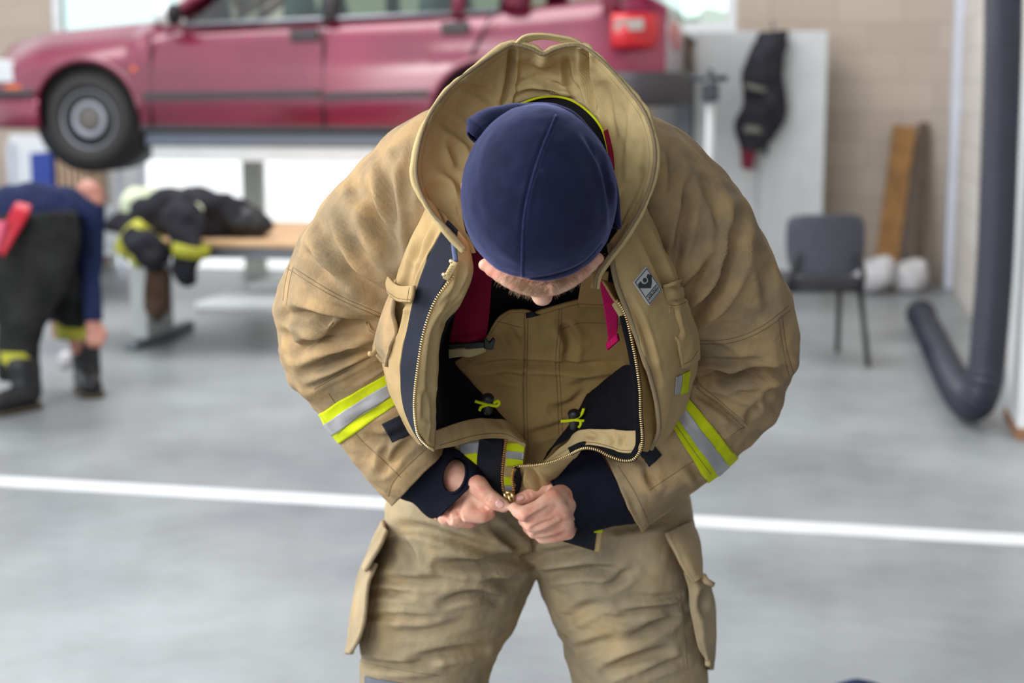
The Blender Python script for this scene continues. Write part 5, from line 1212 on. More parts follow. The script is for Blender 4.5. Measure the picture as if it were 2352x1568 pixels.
th = np.linspace(0, 2 * math.pi, 30); MB().tube([(X(520) + .05 * math.sin(a), -.36 + .18 * math.cos(a), zbelt0 + .10 + .17 * math.sin(a)) for a in th], .014, 8).build('steering_wheel', B['rubber'], car)
m = MB(); p = WY(392, 34, CYN); m.ell((p[0] + .0, -W2 - .08, p[2]), (.085, .09, .075)); m.tube([(p[0] + .06, -W2 + .06, p[2] - .05), (p[0] + .02, -W2 - .06, p[2] - .02)], .03, 8); mir = m.build('door_mirror', B['white'], car)
m = MB(); m.ell((p[0] + .055, -W2 - .08, p[2]), (.05, .085, .07)); m.build('mirror_back', B['rubber'], mir)
for o in car.children: o.location = tuple(-carO * 0)
# ---- scissor lift
lift = empty('car_lift', (0, 0, 0)); tag(lift, 'grey scissor lift platform holding up the maroon car', 'lift')
zp = CX_(600, 302)[2]
m = MB(); lo_box(m, X(318), X(1000), CYN + .08, CYN + .62, zp - .10, zp - .012); m.build('platform', B['bluegrey'], lift, smooth=False, bevel=.01)
m = MB(); lo_box(m, X(318), X(1000), CYN + 1.10, CYN + 1.64, zp - .10, zp - .012); m.build('platform', B['bluegrey'], lift, smooth=False, bevel=.01)
m = MB(); lo_box(m, X(330), X(1000), CYN + .10, CYN + .60, zp - .20, zp - .105); m.build('platform_beam', B['white'], lift, smooth=False)
for y in (CYN + .16, CYN + .54, CYN + 1.18, CYN + 1.56):
    a_ = X(850); b_ = X(1010)
    m = MB(); m.tube([(a_, y, .10), (b_, y, zp - .22)], .04, 4); m.build('scissor_arm', B['bluegrey'], lift)
    m = MB(); m.tube([(b_, y + .06, .10), (a_, y + .06, zp - .22)], .04, 4); m.build('scissor_arm', B['bluegrey'], lift)
for y in (CYN + .08, CYN + 1.10):
    m = MB(); lo_box(m, X(800), X(1030), y, y + .54, 0, .10); m.build('base', B['white'], lift, smooth=False, bevel=.01)
    m = MB(); lo_box(m, X(420), X(800), y, y + .54, 0, .05); m.build('ramp', B['white'], lift, smooth=False, bevel=.01)

# ---- posts by the back wall
def post(px0, px1, pyb, pyt, Y, mat, name, lab, cat, dep=.12, zbot=0.0):
    x0 = WY(px0, pyb, Y)[0]; x1 = WY(px1, pyb, Y)[0]; zt_ = WY((px0 + px1) / 2, pyt, Y)[2]
    t = empty(name, ((x0 + x1) / 2, Y, zbot)); c = ((x0 + x1) / 2)
    m = MB(); lo_box(m, -abs(x1 - x0) / 2, abs(x1 - x0) / 2, -dep / 2, dep / 2, 0.012, zt_ - zbot); m.build('upright', mat, t, smooth=False, bevel=.008)
    m = MB(); lo_box(m, -abs(x1 - x0) / 2 - .03, abs(x1 - x0) / 2 + .03, -dep / 2 - .03, dep / 2 + .03, 0, .012); m.build('foot_plate', mat, t, smooth=False)
    tag(t, lab, cat); return t
post(567, 609, 620, 352, 12.05, B['olive'], 'steel_post', 'olive grey steel post in front of the bright door panel', 'post')
post(1548, 1586, 600, 165, 11.9, B['grey'], 'steel_post', 'grey steel post behind the rear bumper of the car', 'post')
# ---- white steel cabinets on the back wall
def cabinet(px0, px1, pyt, Y, lab, nd=2):
    x0 = WY(px0, 400, Y)[0]; x1 = WY(px1, 400, Y)[0]; zt_ = WY((px0 + px1) / 2, pyt, Y)[2]; w_ = x1 - x0
    t = empty('steel_cabinet', ((x0 + x1) / 2, Y, 0)); tag(t, lab, 'cabinet')
    m = MB(); lo_box(m, -w_ / 2, w_ / 2, .02, min(.42, BY - Y - .02), .06, zt_); m.build('carcass', B['cab'], t, smooth=False, bevel=.006)
    m = MB(); lo_box(m, -w_ / 2 + .02, w_ / 2 - .02, .05, .36, 0, .06); m.build('plinth', B['grey'], t, smooth=False)
    for k in range(nd):
        a_ = -w_ / 2 + w_ * k / nd + .006; b_ = -w_ / 2 + w_ * (k + 1) / nd - .006
        m = MB(); lo_box(m, a_, b_, 0, .02, .07, zt_ - .01); d_ = m.build('door', B['cab'], t, smooth=False, bevel=.003)
        m = MB(); hx_ = b_ - .05 if k % 2 == 0 else a_ + .05; lo_box(m, hx_ - .012, hx_ + .012, -.02, 0, 1.0, 1.14); m.build('handle', B['dark'], d_, smooth=False)
    return t
cabinet(1592, 1893, 72, 11.75, 'tall pale grey steel cabinet with a black jacket hanging on its front')
cabinet(1500, 1557, 78, 12.05, 'narrow pale steel locker under the window', 1)
m = MB(); a_ = WY(1600, 60, 11.85); b_ = WY(1690, 70, 11.85)
# plank strip between the cabinets
t = MB(); x0 = WY(1566, 200, 12.1)[0]; x1 = WY(1584, 200, 12.1)[0]; lo_box(t, x0, x1, 12.08, 12.12, 0, WY(1570, 78, 12.1)[2]); o = t.build('wooden_board', B['plank_d'], smooth=False, bevel=.005); tag(o, 'narrow brown board standing upright between cabinet and locker', 'board')
# small clamp stand
Yc = 9.5; p = WY(1632, 240, Yc); st = empty('clamp_stand', (p[0], Yc, 0)); tag(st, 'slim grey stand with a dark crossbar and clamp block', 'stand')
zc = WY(1632, 180, Yc)[2]; zb_ = WY(1632, 212, Yc)[2]
m = MB(); m.tube([(0, 0, .02), (0, 0, zc)], .028, 12); m.build('pole', B['cab'], st)
m = MB(); m.tube([(WY(1585, 180, Yc)[0] - p[0], 0, zc), (WY(1672, 180, Yc)[0] - p[0], 0, zc)], .018, 10); m.build('crossbar', B['dark'], st)
m = MB(); m.box((0, -.05, zb_), (.10, .09, .11)); m.box((0, -.04, zb_ + .09), (.03, .04, .10)); m.build('clamp_block', B['dark'], st, smooth=False, bevel=.015)
m = MB(); m.tube([(-.2, -.12, .015), (.2, .12, .015)], .015, 8); m.tube([(-.2, .12, .015), (.2, -.12, .015)], .015, 8); m.build('base', B['grey'], st)
# ---- black jacket hanging on the cabinet
def blobtube(R, name, mat, parent=None, base=None, nu=60, nv=36, amp=.02, seed=0, frame=True):
    A = ringtube(R, nu, nv); A = rotw(A); N = grid_normals(A, True)
    A = A + N * (amp * fbm(A * 7, seed, 3))[..., None]; A[:, -1] = A[:, 0]
    if base is not None: A = A - base
    k = nv; V = A[:, :-1]; nu = A.shape[0]
    Fc = [(i * k + j, i * k + (j + 1) % k, (i + 1) * k + (j + 1) % k, (i + 1) * k + j) for i in range(nu - 1) for j in range(k)] + [tuple(range(k)), tuple(range((nu - 1) * k, nu * k))]
    return MB().add(V, Fc).build(name, mat, parent)
DJ = WY(1750, 230, 11.75); dj = rotw(np.array([0, 0, 0])); 
dcam = lambda W: -W[0] * syw * -1 * -1 if False else (W[0] * -syw + W[1] * cyw)
dd = (DJ[0] * syw * -1 + DJ[1] * cyw) - .14
HR = [(1738, 72, 1812, 70, dd, .05), (1722, 105, 1806, 105, dd, .09), (1710, 150, 1800, 150, dd, .11), (1702, 200, 1806, 200, dd, .12), (1702, 250, 1806, 245, dd, .12), (1690, 285, 1800, 280, dd, .11), (1700, 320, 1775, 322, dd, .09), (1706, 345, 1745, 348, dd, .06)]
hj = blobtube(HR, 'hanging_jacket', B['gear'], None, None, amp=.022, seed=3); tag(hj, 'black turnout jacket hanging on the tall cabinet', 'jacket')
blobtube([(1700, 332, 1738, 338, dd - .01, .05), (1700, 362, 1732, 364, dd, .045), (1704, 388, 1730, 390, dd, .04)], 'cuff', plain('maroon_cuff', (110, 20, 44), .8), hj, amp=.006)
for (x0, y0, x1, y1, yy) in ((1706, 195, 1800, 210, 12), (1700, 296, 1790, 300, 16)):
    blobtube([(x0, y0 - yy / 2, x1 - 30, y1 - yy / 2, dd - .012, .122), (x0, y0 + yy / 2, x1 - 30, y1 + yy / 2, dd - .012, .122)], 'reflective_stripe', plain('dull_reflective', (112, 112, 104), .5, .1), hj, nu=6, amp=.0)
m = MB(); q = WY(1775, 72, 11.75); m.tube([(q[0], 11.75, q[2] + .03), (q[0], 11.66, q[2] + .02), (q[0], 11.64, q[2] + .06)], .008, 8); o = m.build('coat_hook', B['dark']); tag(o, 'small dark hook at the top of the tall cabinet', 'hook')
# ---- plank stack and sacks in the corner
def lean(px0, py0, px1, py1, w_, Y0, Y1, mat, lab, nm='plank'):
    a_ = FL(px0, py0); a_ = WY(px0, py0, Y0); b_ = WY(px1, py1, Y1); a_[2] = .02
    d = b_ - a_; L = np.linalg.norm(d); d /= L; y = np.cross(d, [1, 0, 0]); y /= np.linalg.norm(y); x = np.cross(y, d)
    o = MB().box((a_ + b_) / 2, (w_, .035, L), np.stack([x, y, d], 1)).build(nm, mat, smooth=False, bevel=.004); tag(o, lab, 'plank'); return o
lean(2030, 620, 2078, 290, .17, 12.05, 12.33, B['plank'], 'orange brown plank leaning in the corner by the pale wall')
lean(2110, 620, 2122, 282, .08, 12.12, 12.35, B['plank_d'], 'dark narrow plank leaning beside the orange brown one', 'plank')
sk = WY(2045, 600, 11.9)
for k, (px, py, r, lab) in enumerate(((2004, 618, .14, 'white sack on the floor below the orange brown plank'), (2088, 604, .12, 'white sack slumped against the corner, higher of the pair'))):
    p = WY(px, py, 11.75 + .1 * k); v, nn, fs = remesh(MB().ell((p[0], p[1], r * .95), (r * 1.2, r, r * .95)).ell((p[0] + .06, p[1], r * 1.5), (r * .7, r * .6, r * .55)), .02, 4)
    v = v + nn * (.02 * fbm(v * 9, 40 + k))[:, None]; v[:, 2] = np.maximum(v[:, 2], .001); o = MB().add(v, fs).build('sack', B['bag']); tag(o, lab, 'sack')
# ---- right wall: door frame, post, hose
m = MB(); fy0 = WX(2135, 400, XR)[1]; fy1 = WX(2200, 400, XR)[1]
lo_box(m, XR - .06, XR, min(fy0, fy1), max(fy0, fy1), 0, 3.3); struct(m.build('trim_2', B['frame'], smooth=False, bevel=.01))
m = MB(); py_ = WX(2325, 900, .90); lo_box(m, XR - .14, XR - .005, py_[1] - .42, py_[1] + .05, .02, 3.4); pst = m.build('trim_3', B['white'], smooth=False, bevel=.01); struct(pst)
m = MB(); lo_box(m, XR - .145, XR - .004, py_[1] - .43, py_[1] + .06, 0, .05); struct(m.build('trim_4', plain('rusty_foot', (150, 108, 76), .9), smooth=False))
HX = XR - .24
hp = [WX(2306, -700, HX), WX(2303, -60, HX), WX(2292, 300, HX), WX(2284, 600, HX), WX(2272, 800, HX), WX(2262, 880, HX)]
hp = [np.array([HX, 7.05, z]) for z in (3.3, 2.6, 2.0, 1.4, .8, .45)]
g = FL(2232, 905, .09); e_ = FL(2120, 722, .10)
hp = [np.array([WX(2305, 0, HX)[0], 7.1, 3.2])]
def Hd(px, py, d): return rotw(U(px, py, d))
Dh = 6.75
hp = [Hd(2309, -420, Dh + .10), Hd(2306, -150, Dh + .06), Hd(2304, 100, Dh), Hd(2296, 350, Dh), Hd(2286, 600, Dh), Hd(2272, 780, Dh), Hd(2260, 880, Dh), Hd(2236, 925, 6.86), FL(2200, 893, .085), FL(2163, 822, .085), FL(2130, 752, .085), FL(2117, 726, .085)]
c = arclen(cr(np.array(hp), 500), 900); rr = .079 + .004 * np.sign(np.sin(np.arange(900) * 2 * math.pi / 5.0)) * np.abs(np.sin(np.arange(900) * 2 * math.pi / 5.0)) ** .5
c[:, 2] = np.maximum(c[:, 2], .085); c[:, 0] = np.minimum(c[:, 0], XR - .09)
hs = MB().tube(c, rr, 28).build('exhaust_hose', B['hose']); tag(hs, 'thick ribbed black hose hanging down the pale wall and lying along it', 'hose')
m = MB(); m.tube([c[-1] + (c[-1] - c[-4]) * -1.0, c[-1] + (c[-1] - c[-4]) / np.linalg.norm(c[-1] - c[-4]) * .10], .092, 28); m.build('end_cuff', B['rubber'], hs)
# ---- chair
cp_ = FL(1945, 760); ch = empty('office_chair', (cp_[0], cp_[1], 0), math.radians(-11 + YAW * 57.3 * 0)); tag(ch, 'grey upholstered office chair with tube legs beside the tall cabinet', 'chair')
fl1 = FL(1910, 853); fl2 = FL(1979, 830); 
cd = (fl1 + fl2) / 2; dvec = 8.0
ch.location = tuple(rotw(np.array([*U(1872, 700, 8.55)[:2], 0]))); ch.rotation_euler = (0, 0, YAW + math.radians(8))
def backrest():
    A = np.zeros((14, 22, 3))
    for i in range(14):
        for j in range(22):
            u = j / 21 * 2 - 1; v_ = i / 13 * 2 - 1; hw = .222 * (1 - .10 * max(0, -v_) ** 1.5) * (1 - .10 * abs(v_) ** 6); A[i, j] = (u * hw, -.19 + .06 * (1 - abs(u) ** 2) * -1 + .05 + .012 * v_, .665 + v_ * .165 * (1 - .12 * abs(u) ** 5))
    return A
A = backrest(); N = grid_normals(A); N = np.where(N[..., 1:2] > 0, -N, N); MB().grid(A, N, .045).build('backrest', B['chair'], ch)
m = MB(); v, nn, fs = remesh(MB().box((0, .06, .45), (.46, .42, .06)), .012, 12); MB().add(v, fs).build('seat', B['chair_seat'], ch)
for sx in (-1, 1):
    m = MB(); m.tube([(sx * .20, -.16, .42), (sx * .20, -.19, .50), (sx * .17, -.20, .62)], .016, 10); m.build('back_bracket', B['rubber'], ch)
    m = MB(); m.tube([(sx * .21, -.12, .42), (sx * .235, -.22, .005)], [.017, .014], 12); m.build('leg', B['chair_leg'] if sx < 0 else B['chair_leg_d'], ch)
    m = MB(); m.tube([(sx * .21, .20, .42), (sx * .235, .27, .005)], [.017, .014], 12); m.build('leg', B['chair_leg_d'], ch)
m = MB(); m.tube([(-.21, -.12, .415), (.21, -.12, .415)], .014, 10); m.tube([(-.21, .20, .415), (.21, .20, .415)], .014, 10); m.build('seat_frame', B['chair_leg_d'], ch)
# ---- table with the gear
ty0 = 8.35; tz = .66
tx0 = WY(272, 560, ty0)[0]; tx1 = WY(900, 560, ty0)[0]
zt_ = WY(600, 557, ty0)[2]; tz = zt_
tb_ = empty('work_table', ((tx0 + tx1) / 2, ty0 + .4, 0)); tag(tb_, 'long birch topped table under the raised car', 'table'); L2 = (tx1 - tx0) / 2
m = MB(); lo_box(m, -L2, L2, -.4, .95, tz - .03, tz); m.build('tabletop', B['wood'], tb_, smooth=False, bevel=.006)
m = MB(); lo_box(m, -L2 + .05, L2 - .05, -.34, .88, tz - .10, tz - .031); m.build('apron', B['grey'], tb_, smooth=False)
for sx in (-1, 1):
    lx = sx * (L2 - .055)
    m = MB(); lo_box(m, lx - .05, lx + .05, -.28, .10, .05, tz - .10); m.build('leg', B['cab'], tb_, smooth=False, bevel=.006)
    m = MB(); lo_box(m, lx - .04, lx + .04, -.42, .45, 0, .05); m.build('foot', B['grey'], tb_, smooth=False, bevel=.01)
# gear: black jacket with stripes spread over the table end
td = lambda px: float((WY(px, 540, ty0)[0] * -syw) + WY(px, 540, ty0)[1] * cyw)
G = MB()
def gp(px, py, dz=0.0): return WY(px, py, ty0 + .30 + dz)
for (px, py, r) in ((300, 520, .09), (345, 495, .12), (395, 480, .13), (440, 470, .14), (485, 480, .14), (530, 490, .12), (570, 500, .08), (420, 510, .14), (470, 515, .14), (395, 462, .10), (440, 455, .10), (500, 520, .10), (280, 500, .07), (350, 540, .10), (310, 545, .09), (260, 515, .07)):
    p = gp(px, py); p[2] = max(p[2], tz + .02 + r * .35); G.ell(p, (r * 1.15, r, r * .8))
for a_, b_, r0, r1 in (((420, 500), (440, 570), .10, .085), ((440, 570), (428, 635), .08, .065), ((300, 530), (350, 590), .08, .09)):
    p = WY(*a_, ty0 - .06); q2 = WY(*b_, ty0 - .14); G.cap(p, r0, q2, r1)
v, nn, fs = remesh(G, .022, 3); v = v + nn * (.028 * fbm(v * 8, 61))[:, None]
gj = MB().add(v, fs).build('turnout_jacket', B['gear']); tag(gj, 'black turnout jacket with yellow stripes heaped on the birch table', 'jacket')
def stripe(a_, b_, r, Y, nm='reflective_stripe', mt_=None, wd=.05):
    p = WY(*a_, Y); q2 = WY(*b_, Y); d = (q2 - p); d /= np.linalg.norm(d); MB().tube([p, q2], r, 20).build(nm, mt_ or B['yellow_dull'], gj)
stripe((440, 560), (437, 588), .105, ty0 - .13); stripe((292, 540), (322, 562), .115, ty0 - .02); stripe((330, 566), (350, 590), .11, ty0 - .08)
p = WY(430, 480, ty0 + .12); MB().ell(p, (.10, .03, .05)).build('reflective_patch', B['pale_yellow'], gj)
p = gp(335, 466, .25); p[2] = tz + .16; v, nn, fs = remesh(MB().ell(p, (.16, .14, .12)).ell((p[0], p[1], tz + .06), (.2, .16, .07)), .02, 3); v = v + nn * (.02 * fbm(v * 9, 71))[:, None]; o = MB().add(v, fs).build('folded_cloth', B['pale_yellow']); tag(o, 'pale yellow cloth lying behind the black jacket on the table', 'cloth')
p = gp(555, 482); p[2] = tz + .10
v, nn, fs = remesh(MB().ell(p, (.15, .12, .10)).ell(p + [.10, 0, -.03], (.10, .1, .07)), .02, 3); v[:, 2] = np.maximum(v[:, 2], tz + .002); o = MB().add(v + nn * (.012 * fbm(v * 9, 73))[:, None], fs).build('gear_bundle', B['boot']); tag(o, 'black bundle lying at the end of the jacket heap on the birch table', 'bundle')
# brown glove pair hanging from the table edge
a_ = WY(362, 628, ty0 - .10); b_ = WY(360, 715, ty0 - .10)
v, nn, fs = remesh(MB().cap(a_, .05, b_, .052).cap(a_ + [.035, 0, 0], .04, b_ + [.04, 0, .03], .045).cap(a_ + [-.03, 0, -.02], .035, b_ + [-.035, 0, .01], .04), .012, 2); v = v + nn * (.014 * fbm(v * 14, 77))[:, None]
o = MB().add(v, fs).build('hanging_glove', B['gear_brown']); tag(o, 'brown leather gauntlet hanging down from the black jacket at the table edge', 'glove')
# ---- bits on the far left: crate, slats, bottle, white rack
YL = 11.7
p0 = WY(66, 352, YL); p1 = WY(112, 405, YL); t = empty('storage_rack', (WY(120, 420, YL)[0], YL, 0)); tag(t, 'pale storage rack against the back wall behind the bending man', 'rack')
rx0 = WY(-40, 400, YL)[0] - t.location.x; rx1 = WY(280, 400, YL)[0] - t.location.x; zsh = WY(100, 470, YL)[2]; ztp = WY(100, 348, YL)[2]
for x in (rx0, rx1 - .04):
    m = MB(); lo_box(m, x, x + .04, -.02, .02, 0, ztp + .05); lo_box(m, x, x + .04, .4, .44, 0, ztp + .05); m.build('upright', B['frame'], t, smooth=False)
for z in (.2, zsh - .02): m = MB(); lo_box(m, rx0, rx1, -.02, .44, z - .03, z); m.build('shelf', B['white'], t, smooth=False)
m = MB(); lo_box(m, rx0, rx1, .45, .47, .2, ztp + .12); m.build('back_panel', B['white'], t, smooth=False)
m = MB(); x0, x1 = p0[0], p1[0] + .02; lo_box(m, x0, x1, YL + .02, YL + .35, zsh - .019, zsh); 
for a0, a1, b0, b1 in ((x0, x1, YL + .02, YL + .04), (x0, x1, YL + .33, YL + .35), (x0, x0 + .02, YL + .04, YL + .33), (x1 - .02, x1, YL + .04, YL + .33)): lo_box(m, a0, a1, b0, b1, zsh, p0[2])
o = m.build('crate', B['blue'], smooth=False); tag(o, 'blue plastic crate on the pale rack', 'crate')
for k in range(5):
    x = WY(128 + 15 * k, 400, YL)[0]; m = MB(); lo_box(m, x - .018, x + .018, YL + .05, YL + .40, zsh - .019, WY(130, 350 + 3 * (k % 2), YL)[2]); o = m.build('timber_batten', B['tan_wood'], smooth=False)
    tag(o, 'pale wooden batten standing in the row beside the blue crate', 'batten', 'row of battens on the rack')
p = WY(266, 470, 9.5); m = MB(); zt_ = tz
bt_ = WY(268, 480, ty0 + .6)
V = lathe([(.05, 0), (.055, .01), (.055, .15), (.05, .18), (.02, .21), (.02, .24)], 0, 0, 0, 20).v[0]; V = np.stack([V[:, 0], V[:, 2], V[:, 1]], 1) + [tx0 + .06, ty0 + .82, tz]
f_ = lathe([(.05, 0), (.055, .01), (.055, .15), (.05, .18), (.02, .21), (.02, .24)], 0, 0, 0, 20).f
o = MB().add(V, f_).build('bottle', B['blue_l']); tag(o, 'light blue bottle standing at the end of the table', 'bottle')
# ---- the bending man by the table
def WU(px, py, d): return rotw(U(px, py, d))
m = MB()
m.chain([(WU(60, 575, 7.38), .11), (WU(110, 510, 7.5), .10), (WU(170, 490, 7.63), .09)], 20)
m.cap(WU(180, 480, 7.68), .05, WU(205, 462, 7.74), .05); m.ell(WU(204, 456, 7.76), (.072, .085, .095)); m.ell(WU(212, 470, 7.72), (.05, .05, .05))
m.cap(WU(224, 456, 7.68), .012, WU(229, 470, 7.68), .012)
m.chain([(WU(195, 510, 7.56), .050), (WU(206, 600, 7.55), .040), (WU(212, 735, 7.5), .031)], 16)
m.cap(WU(212, 730, 7.5), .034, WU(218, 768, 7.49), .040)
for k in range(4): m.chain([(WU(202 + 10 * k, 768, 7.47), .013), (WU(202 + 10 * k, 785, 7.455), .012), (WU(206 + 9 * k, 796, 7.48), .010)], 10)
m.chain([(WU(234, 750, 7.49), .014), (WU(243, 768, 7.48), .012), (WU(238, 782, 7.47), .010)], 10)
m.chain([(WU(120, 520, 7.75), .05), (WU(126, 620, 7.85), .036), (WU(130, 735, 7.83), .030)], 14); m.cap(WU(130, 735, 7.83), .032, WU(134, 765, 7.83), .034)
m.chain([(WU(60, 600, 7.40), .10), (WU(50, 740, 7.33), .06), (WU(45, 880, 7.33), .038)], 16); m.chain([(WU(110, 600, 7.6), .10), (WU(165, 740, 7.64), .045), (WU(196, 860, 7.75), .03)], 16)
v, nn, fs = remesh(m, .009, 3)
man = MB().add(v, fs).build('person', B['skin']); tag(man, 'bending person in navy shirt and black overalls beside the table', 'person')
blobtube([(-55, 470, 40, 620, 7.42, .16), (-20, 438, 80, 600, 7.45, .17), (50, 424, 130, 585, 7.52, .17), (120, 424, 180, 560, 7.6, .155), (170, 436, 215, 540, 7.66, .13), (205, 462, 222, 520, 7.7, .09)], 'shirt', B['shirt'], man, amp=.018, seed=5, nu=50)
blobtube([(176, 470, 238, 470, 7.56, .07), (172, 540, 238, 535, 7.56, .075), (176, 620, 236, 620, 7.54, .065), (186, 700, 236, 700, 7.5, .055), (190, 738, 238, 735, 7.5, .05)], 'shirt_sleeve', B['shirt'], man, amp=.01, seed=6)
blobtube([(92, 510, 150, 510, 7.76, .075), (98, 620, 154, 618, 7.85, .06), (106, 738, 152, 736, 7.83, .048)], 'shirt_sleeve', B['shirt'], man, amp=.01, seed=8)
pm = MB()
for R in ([(-60, 500, 178, 485, 7.42, .20), (-55, 560, 185, 560, 7.42, .20), (-40, 640, 165, 650, 7.40, .18), (-20, 720, 110, 730, 7.35, .14), (-8, 790, 100, 790, 7.32, .11), (-2, 870, 92, 870, 7.32, .09)],
          [(40, 520, 182, 520, 7.55, .17), (60, 600, 185, 600, 7.58, .17), (90, 680, 195, 690, 7.6, .13), (125, 740, 196, 745, 7.62, .095), (132, 785, 195, 785, 7.65, .08)]):
    A = rotw(ringtube(R, 40, 36))[:, :-1]; k = A.shape[1]; nu = A.shape[0]
    pm.add(A, [(i * k + j, i * k + (j + 1) % k, (i + 1) * k + (j + 1) % k, (i + 1) * k + j) for i in range(nu - 1) for j in range(k)] + [tuple(range(k)), tuple(range((nu - 1) * k, nu * k))])
v, nn, fs = remesh(pm, .016, 4); v = v + nn * (.016 * fbm(v * 7, 83))[:, None]
ov_ = MB().add(v, fs).build('overalls', B['pants'], man)
blobtube([(-3, 808, 84, 812, 7.31, .102), (-2, 848, 86, 850, 7.31, .098)], 'reflective_stripe', B['yellow_dull'], ov_, nu=10, amp=.004)
blobtube([(124, 742, 198, 748, 7.63, .098), (130, 776, 198, 782, 7.65, .09)], 'reflective_stripe', B['yellow_dull'], ov_, nu=10, amp=.004)
def strap_(rows, mt_):
    A = rotw(UL(curves(rows, 6, 20))); N = grid_normals(A); MB().grid(A, N, .012).build('suspender', mt_, man)
strap_([[(-16, 565, 7.12), (8, 590, 7.12)], [(8, 520, 7.14), (38, 540, 7.14)], [(28, 478, 7.19), (66, 490, 7.19)], [(38, 462, 7.25), (72, 470, 7.25)]], B['redstrap'])
strap_([[(-30, 505, 7.13), (16, 508, 7.13)], [(-30, 545, 7.11), (4, 548, 7.11)], [(-30, 580, 7.11), (-6, 580, 7.11)]], plain('pink_strap', (226, 92, 126), .6))
for (px, py, d, dx, top) in ((58, 925, 7.24, -.06, .21), (196, 885, 7.70, .10, .50)):
    p = WU(px, py, d); bm__ = MB(); bm__.cap((p[0], p[1], .07), .06, (p[0] + dx, p[1] - .13, .055), .052, 16); bm__.cap((p[0], p[1] + .03, .08), .068, (p[0] - .02, p[1] + .03, top), .078, 16)
    v, nn, fs = remesh(bm__, .012, 3); v[:, 2] = np.maximum(v[:, 2], .012); o = MB().add(v, fs).build('boot', B['boot'], man)
    s = MB(); lo = v[:, 2] < .03; s.cap((p[0], p[1] + .02, .012), .072, (p[0] + dx * 1.05, p[1] - .14, .012), .062, 16); sv = s.v[0]; sv[:, 2] = np.clip(sv[:, 2], 0, .022); s.build('sole', B['boot_sole'], o)
# small white bits on the floor at his boot
for px, py, lab, r in ((152, 845, 'white scrap of paper on the floor between the boots', .045), (228, 800, 'white cup hanging at the hand of the bending man', .05)):
    if r > .046: continue
    p = FL(px, py); v, nn, fs = remesh(MB().ell((p[0], p[1], r), (r, r, r)), .01, 2); v = v + nn * (.012 * fbm(v * 24, 91))[:, None]; v[:, 2] = np.maximum(v[:, 2], .001); o = MB().add(v, fs).build('paper_scrap', B['bag']); tag(o, lab, 'paper')
# navy bag lying near the camera, only its top edge in the picture
p = FL(1990, 1690); v, nn, fs = remesh(MB().ell((p[0] - .02, p[1] - .06, .05), (.13, .16, .085)).ell((p[0] + .10, p[1] - .02, .04), (.05, .08, .06)), .012, 3); v = v + nn * (.012 * fbm(v * 12, 95))[:, None]; v[:, 2] = np.maximum(v[:, 2], .001)
o = MB().add(v, fs).build('cloth_bag', B['shirt']); tag(o, 'crumpled navy cloth bag lying on the floor at the bottom edge', 'bag')
# outside: hedge beyond the window
v, nn, fs = remesh(MB().ell((-.6, BY + 4.5, 1.1), (3.2, .8, 1.2)), .08, 1); v = v + nn * (.25 * fbm(v * 2.2, 99, 4))[:, None]; o = MB().add(v, fs).build('hedge', B['leafy']); tag(o, 'green hedge outside beyond the window', 'hedge')
o = lo_box(MB(), -9, 6, BY + .26, BY + 9, -.2, -.05).build('outside_ground', B['floor'], smooth=False); struct(o)
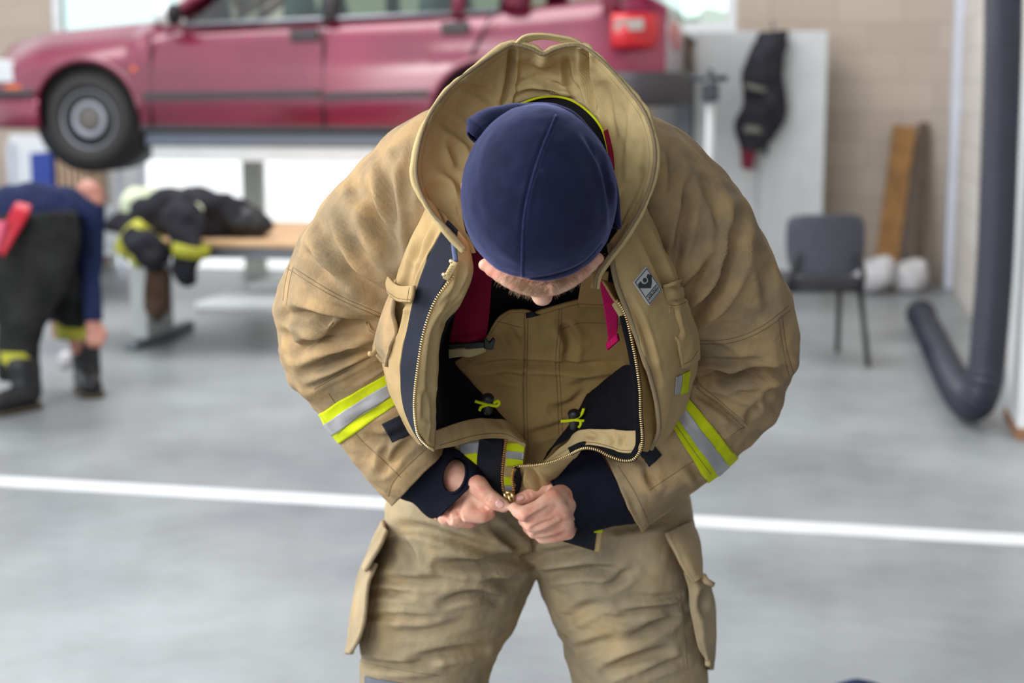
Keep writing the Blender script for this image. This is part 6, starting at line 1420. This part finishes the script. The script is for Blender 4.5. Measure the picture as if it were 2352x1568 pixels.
# ================================================================== LIGHT, CAMERA
cam_d = bpy.data.cameras.new('camera'); cam_d.sensor_width = 36; cam_d.lens = F / 2352 * 36; cam_d.clip_start = .05
cam_o = bpy.data.objects.new('camera', cam_d); COL.objects.link(cam_o); cam_o.location = (0, 0, H); cam_o.rotation_euler = (math.pi / 2 - PITCH, 0, YAW)
S.camera = cam_o
cam_d.dof.use_dof = True; cam_d.dof.focus_distance = 1.97; cam_d.dof.aperture_fstop = 3.4; cam_d.dof.aperture_blades = 9
S.view_settings.view_transform = 'Standard'; S.view_settings.look = 'None'; S.view_settings.gamma = 1; S.view_settings.use_curve_mapping = False
S.view_settings.exposure = 0.0
w = bpy.data.worlds.new('sky'); S.world = w; w.use_nodes = True
nt = w.node_tree; bg = nt.nodes['Background']; bg.inputs[0].default_value = (.90, .95, 1.0, 1)
tc = nt.nodes.new('ShaderNodeTexCoord'); vm = nt.nodes.new('ShaderNodeVectorMath'); vm.operation = 'DOT_PRODUCT'; vm.inputs[1].default_value = (-.42, .90, .12)
nt.links.new(tc.outputs['Generated'], vm.inputs[0]); mr = nt.nodes.new('ShaderNodeMapRange'); mr.interpolation_type = 'SMOOTHSTEP'
mr.inputs[1].default_value = .35; mr.inputs[2].default_value = .95; mr.inputs[3].default_value = .25; mr.inputs[4].default_value = 1.7
nt.links.new(vm.outputs['Value'], mr.inputs[0])
vm2 = nt.nodes.new('ShaderNodeVectorMath'); vm2.operation = 'DOT_PRODUCT'; vm2.inputs[1].default_value = (-.62, -.77, .14); nt.links.new(tc.outputs['Generated'], vm2.inputs[0])
mr2 = nt.nodes.new('ShaderNodeMapRange'); mr2.interpolation_type = 'SMOOTHSTEP'; mr2.inputs[1].default_value = .25; mr2.inputs[2].default_value = .95; mr2.inputs[3].default_value = 0; mr2.inputs[4].default_value = 1.35
nt.links.new(vm2.outputs['Value'], mr2.inputs[0])
ad = nt.nodes.new('ShaderNodeMath'); nt.links.new(mr.outputs[0], ad.inputs[0]); nt.links.new(mr2.outputs[0], ad.inputs[1]); nt.links.new(ad.outputs[0], bg.inputs[1])
def area(name, loc, tgt, sx, sy, power, col=(1, 1, 1)):
    l = bpy.data.lights.new(name, 'AREA'); l.shape = 'RECTANGLE'; l.size = sx; l.size_y = sy; l.energy = power; l.color = col
    o = bpy.data.objects.new(name, l); COL.objects.link(o); o.location = loc
    d = Vector(tgt) - Vector(loc); o.rotation_euler = d.to_track_quat('-Z', 'Y').to_euler(); return o
mp = rotw(np.array([0, 2.1, 1.2]))
area('daylight_door_side', (-4.4, 1.5, 2.7), (mp[0], mp[1], 1.1), 2.6, 2.6, 215, (1, .99, .975))
area('daylight_door_rear', (-3.6, -3.0, 3.0), (-2, 9.9, 1.2), 4.5, 1.2, 170, (1, 1, 1))
area('overhead_fill', (-3.8, 8.8, 5.4), (-3.6, 9.2, 0), 6, 3, 330, (1, 1, 1))  # added overhead fill, brightens the back of the room and the bonnet
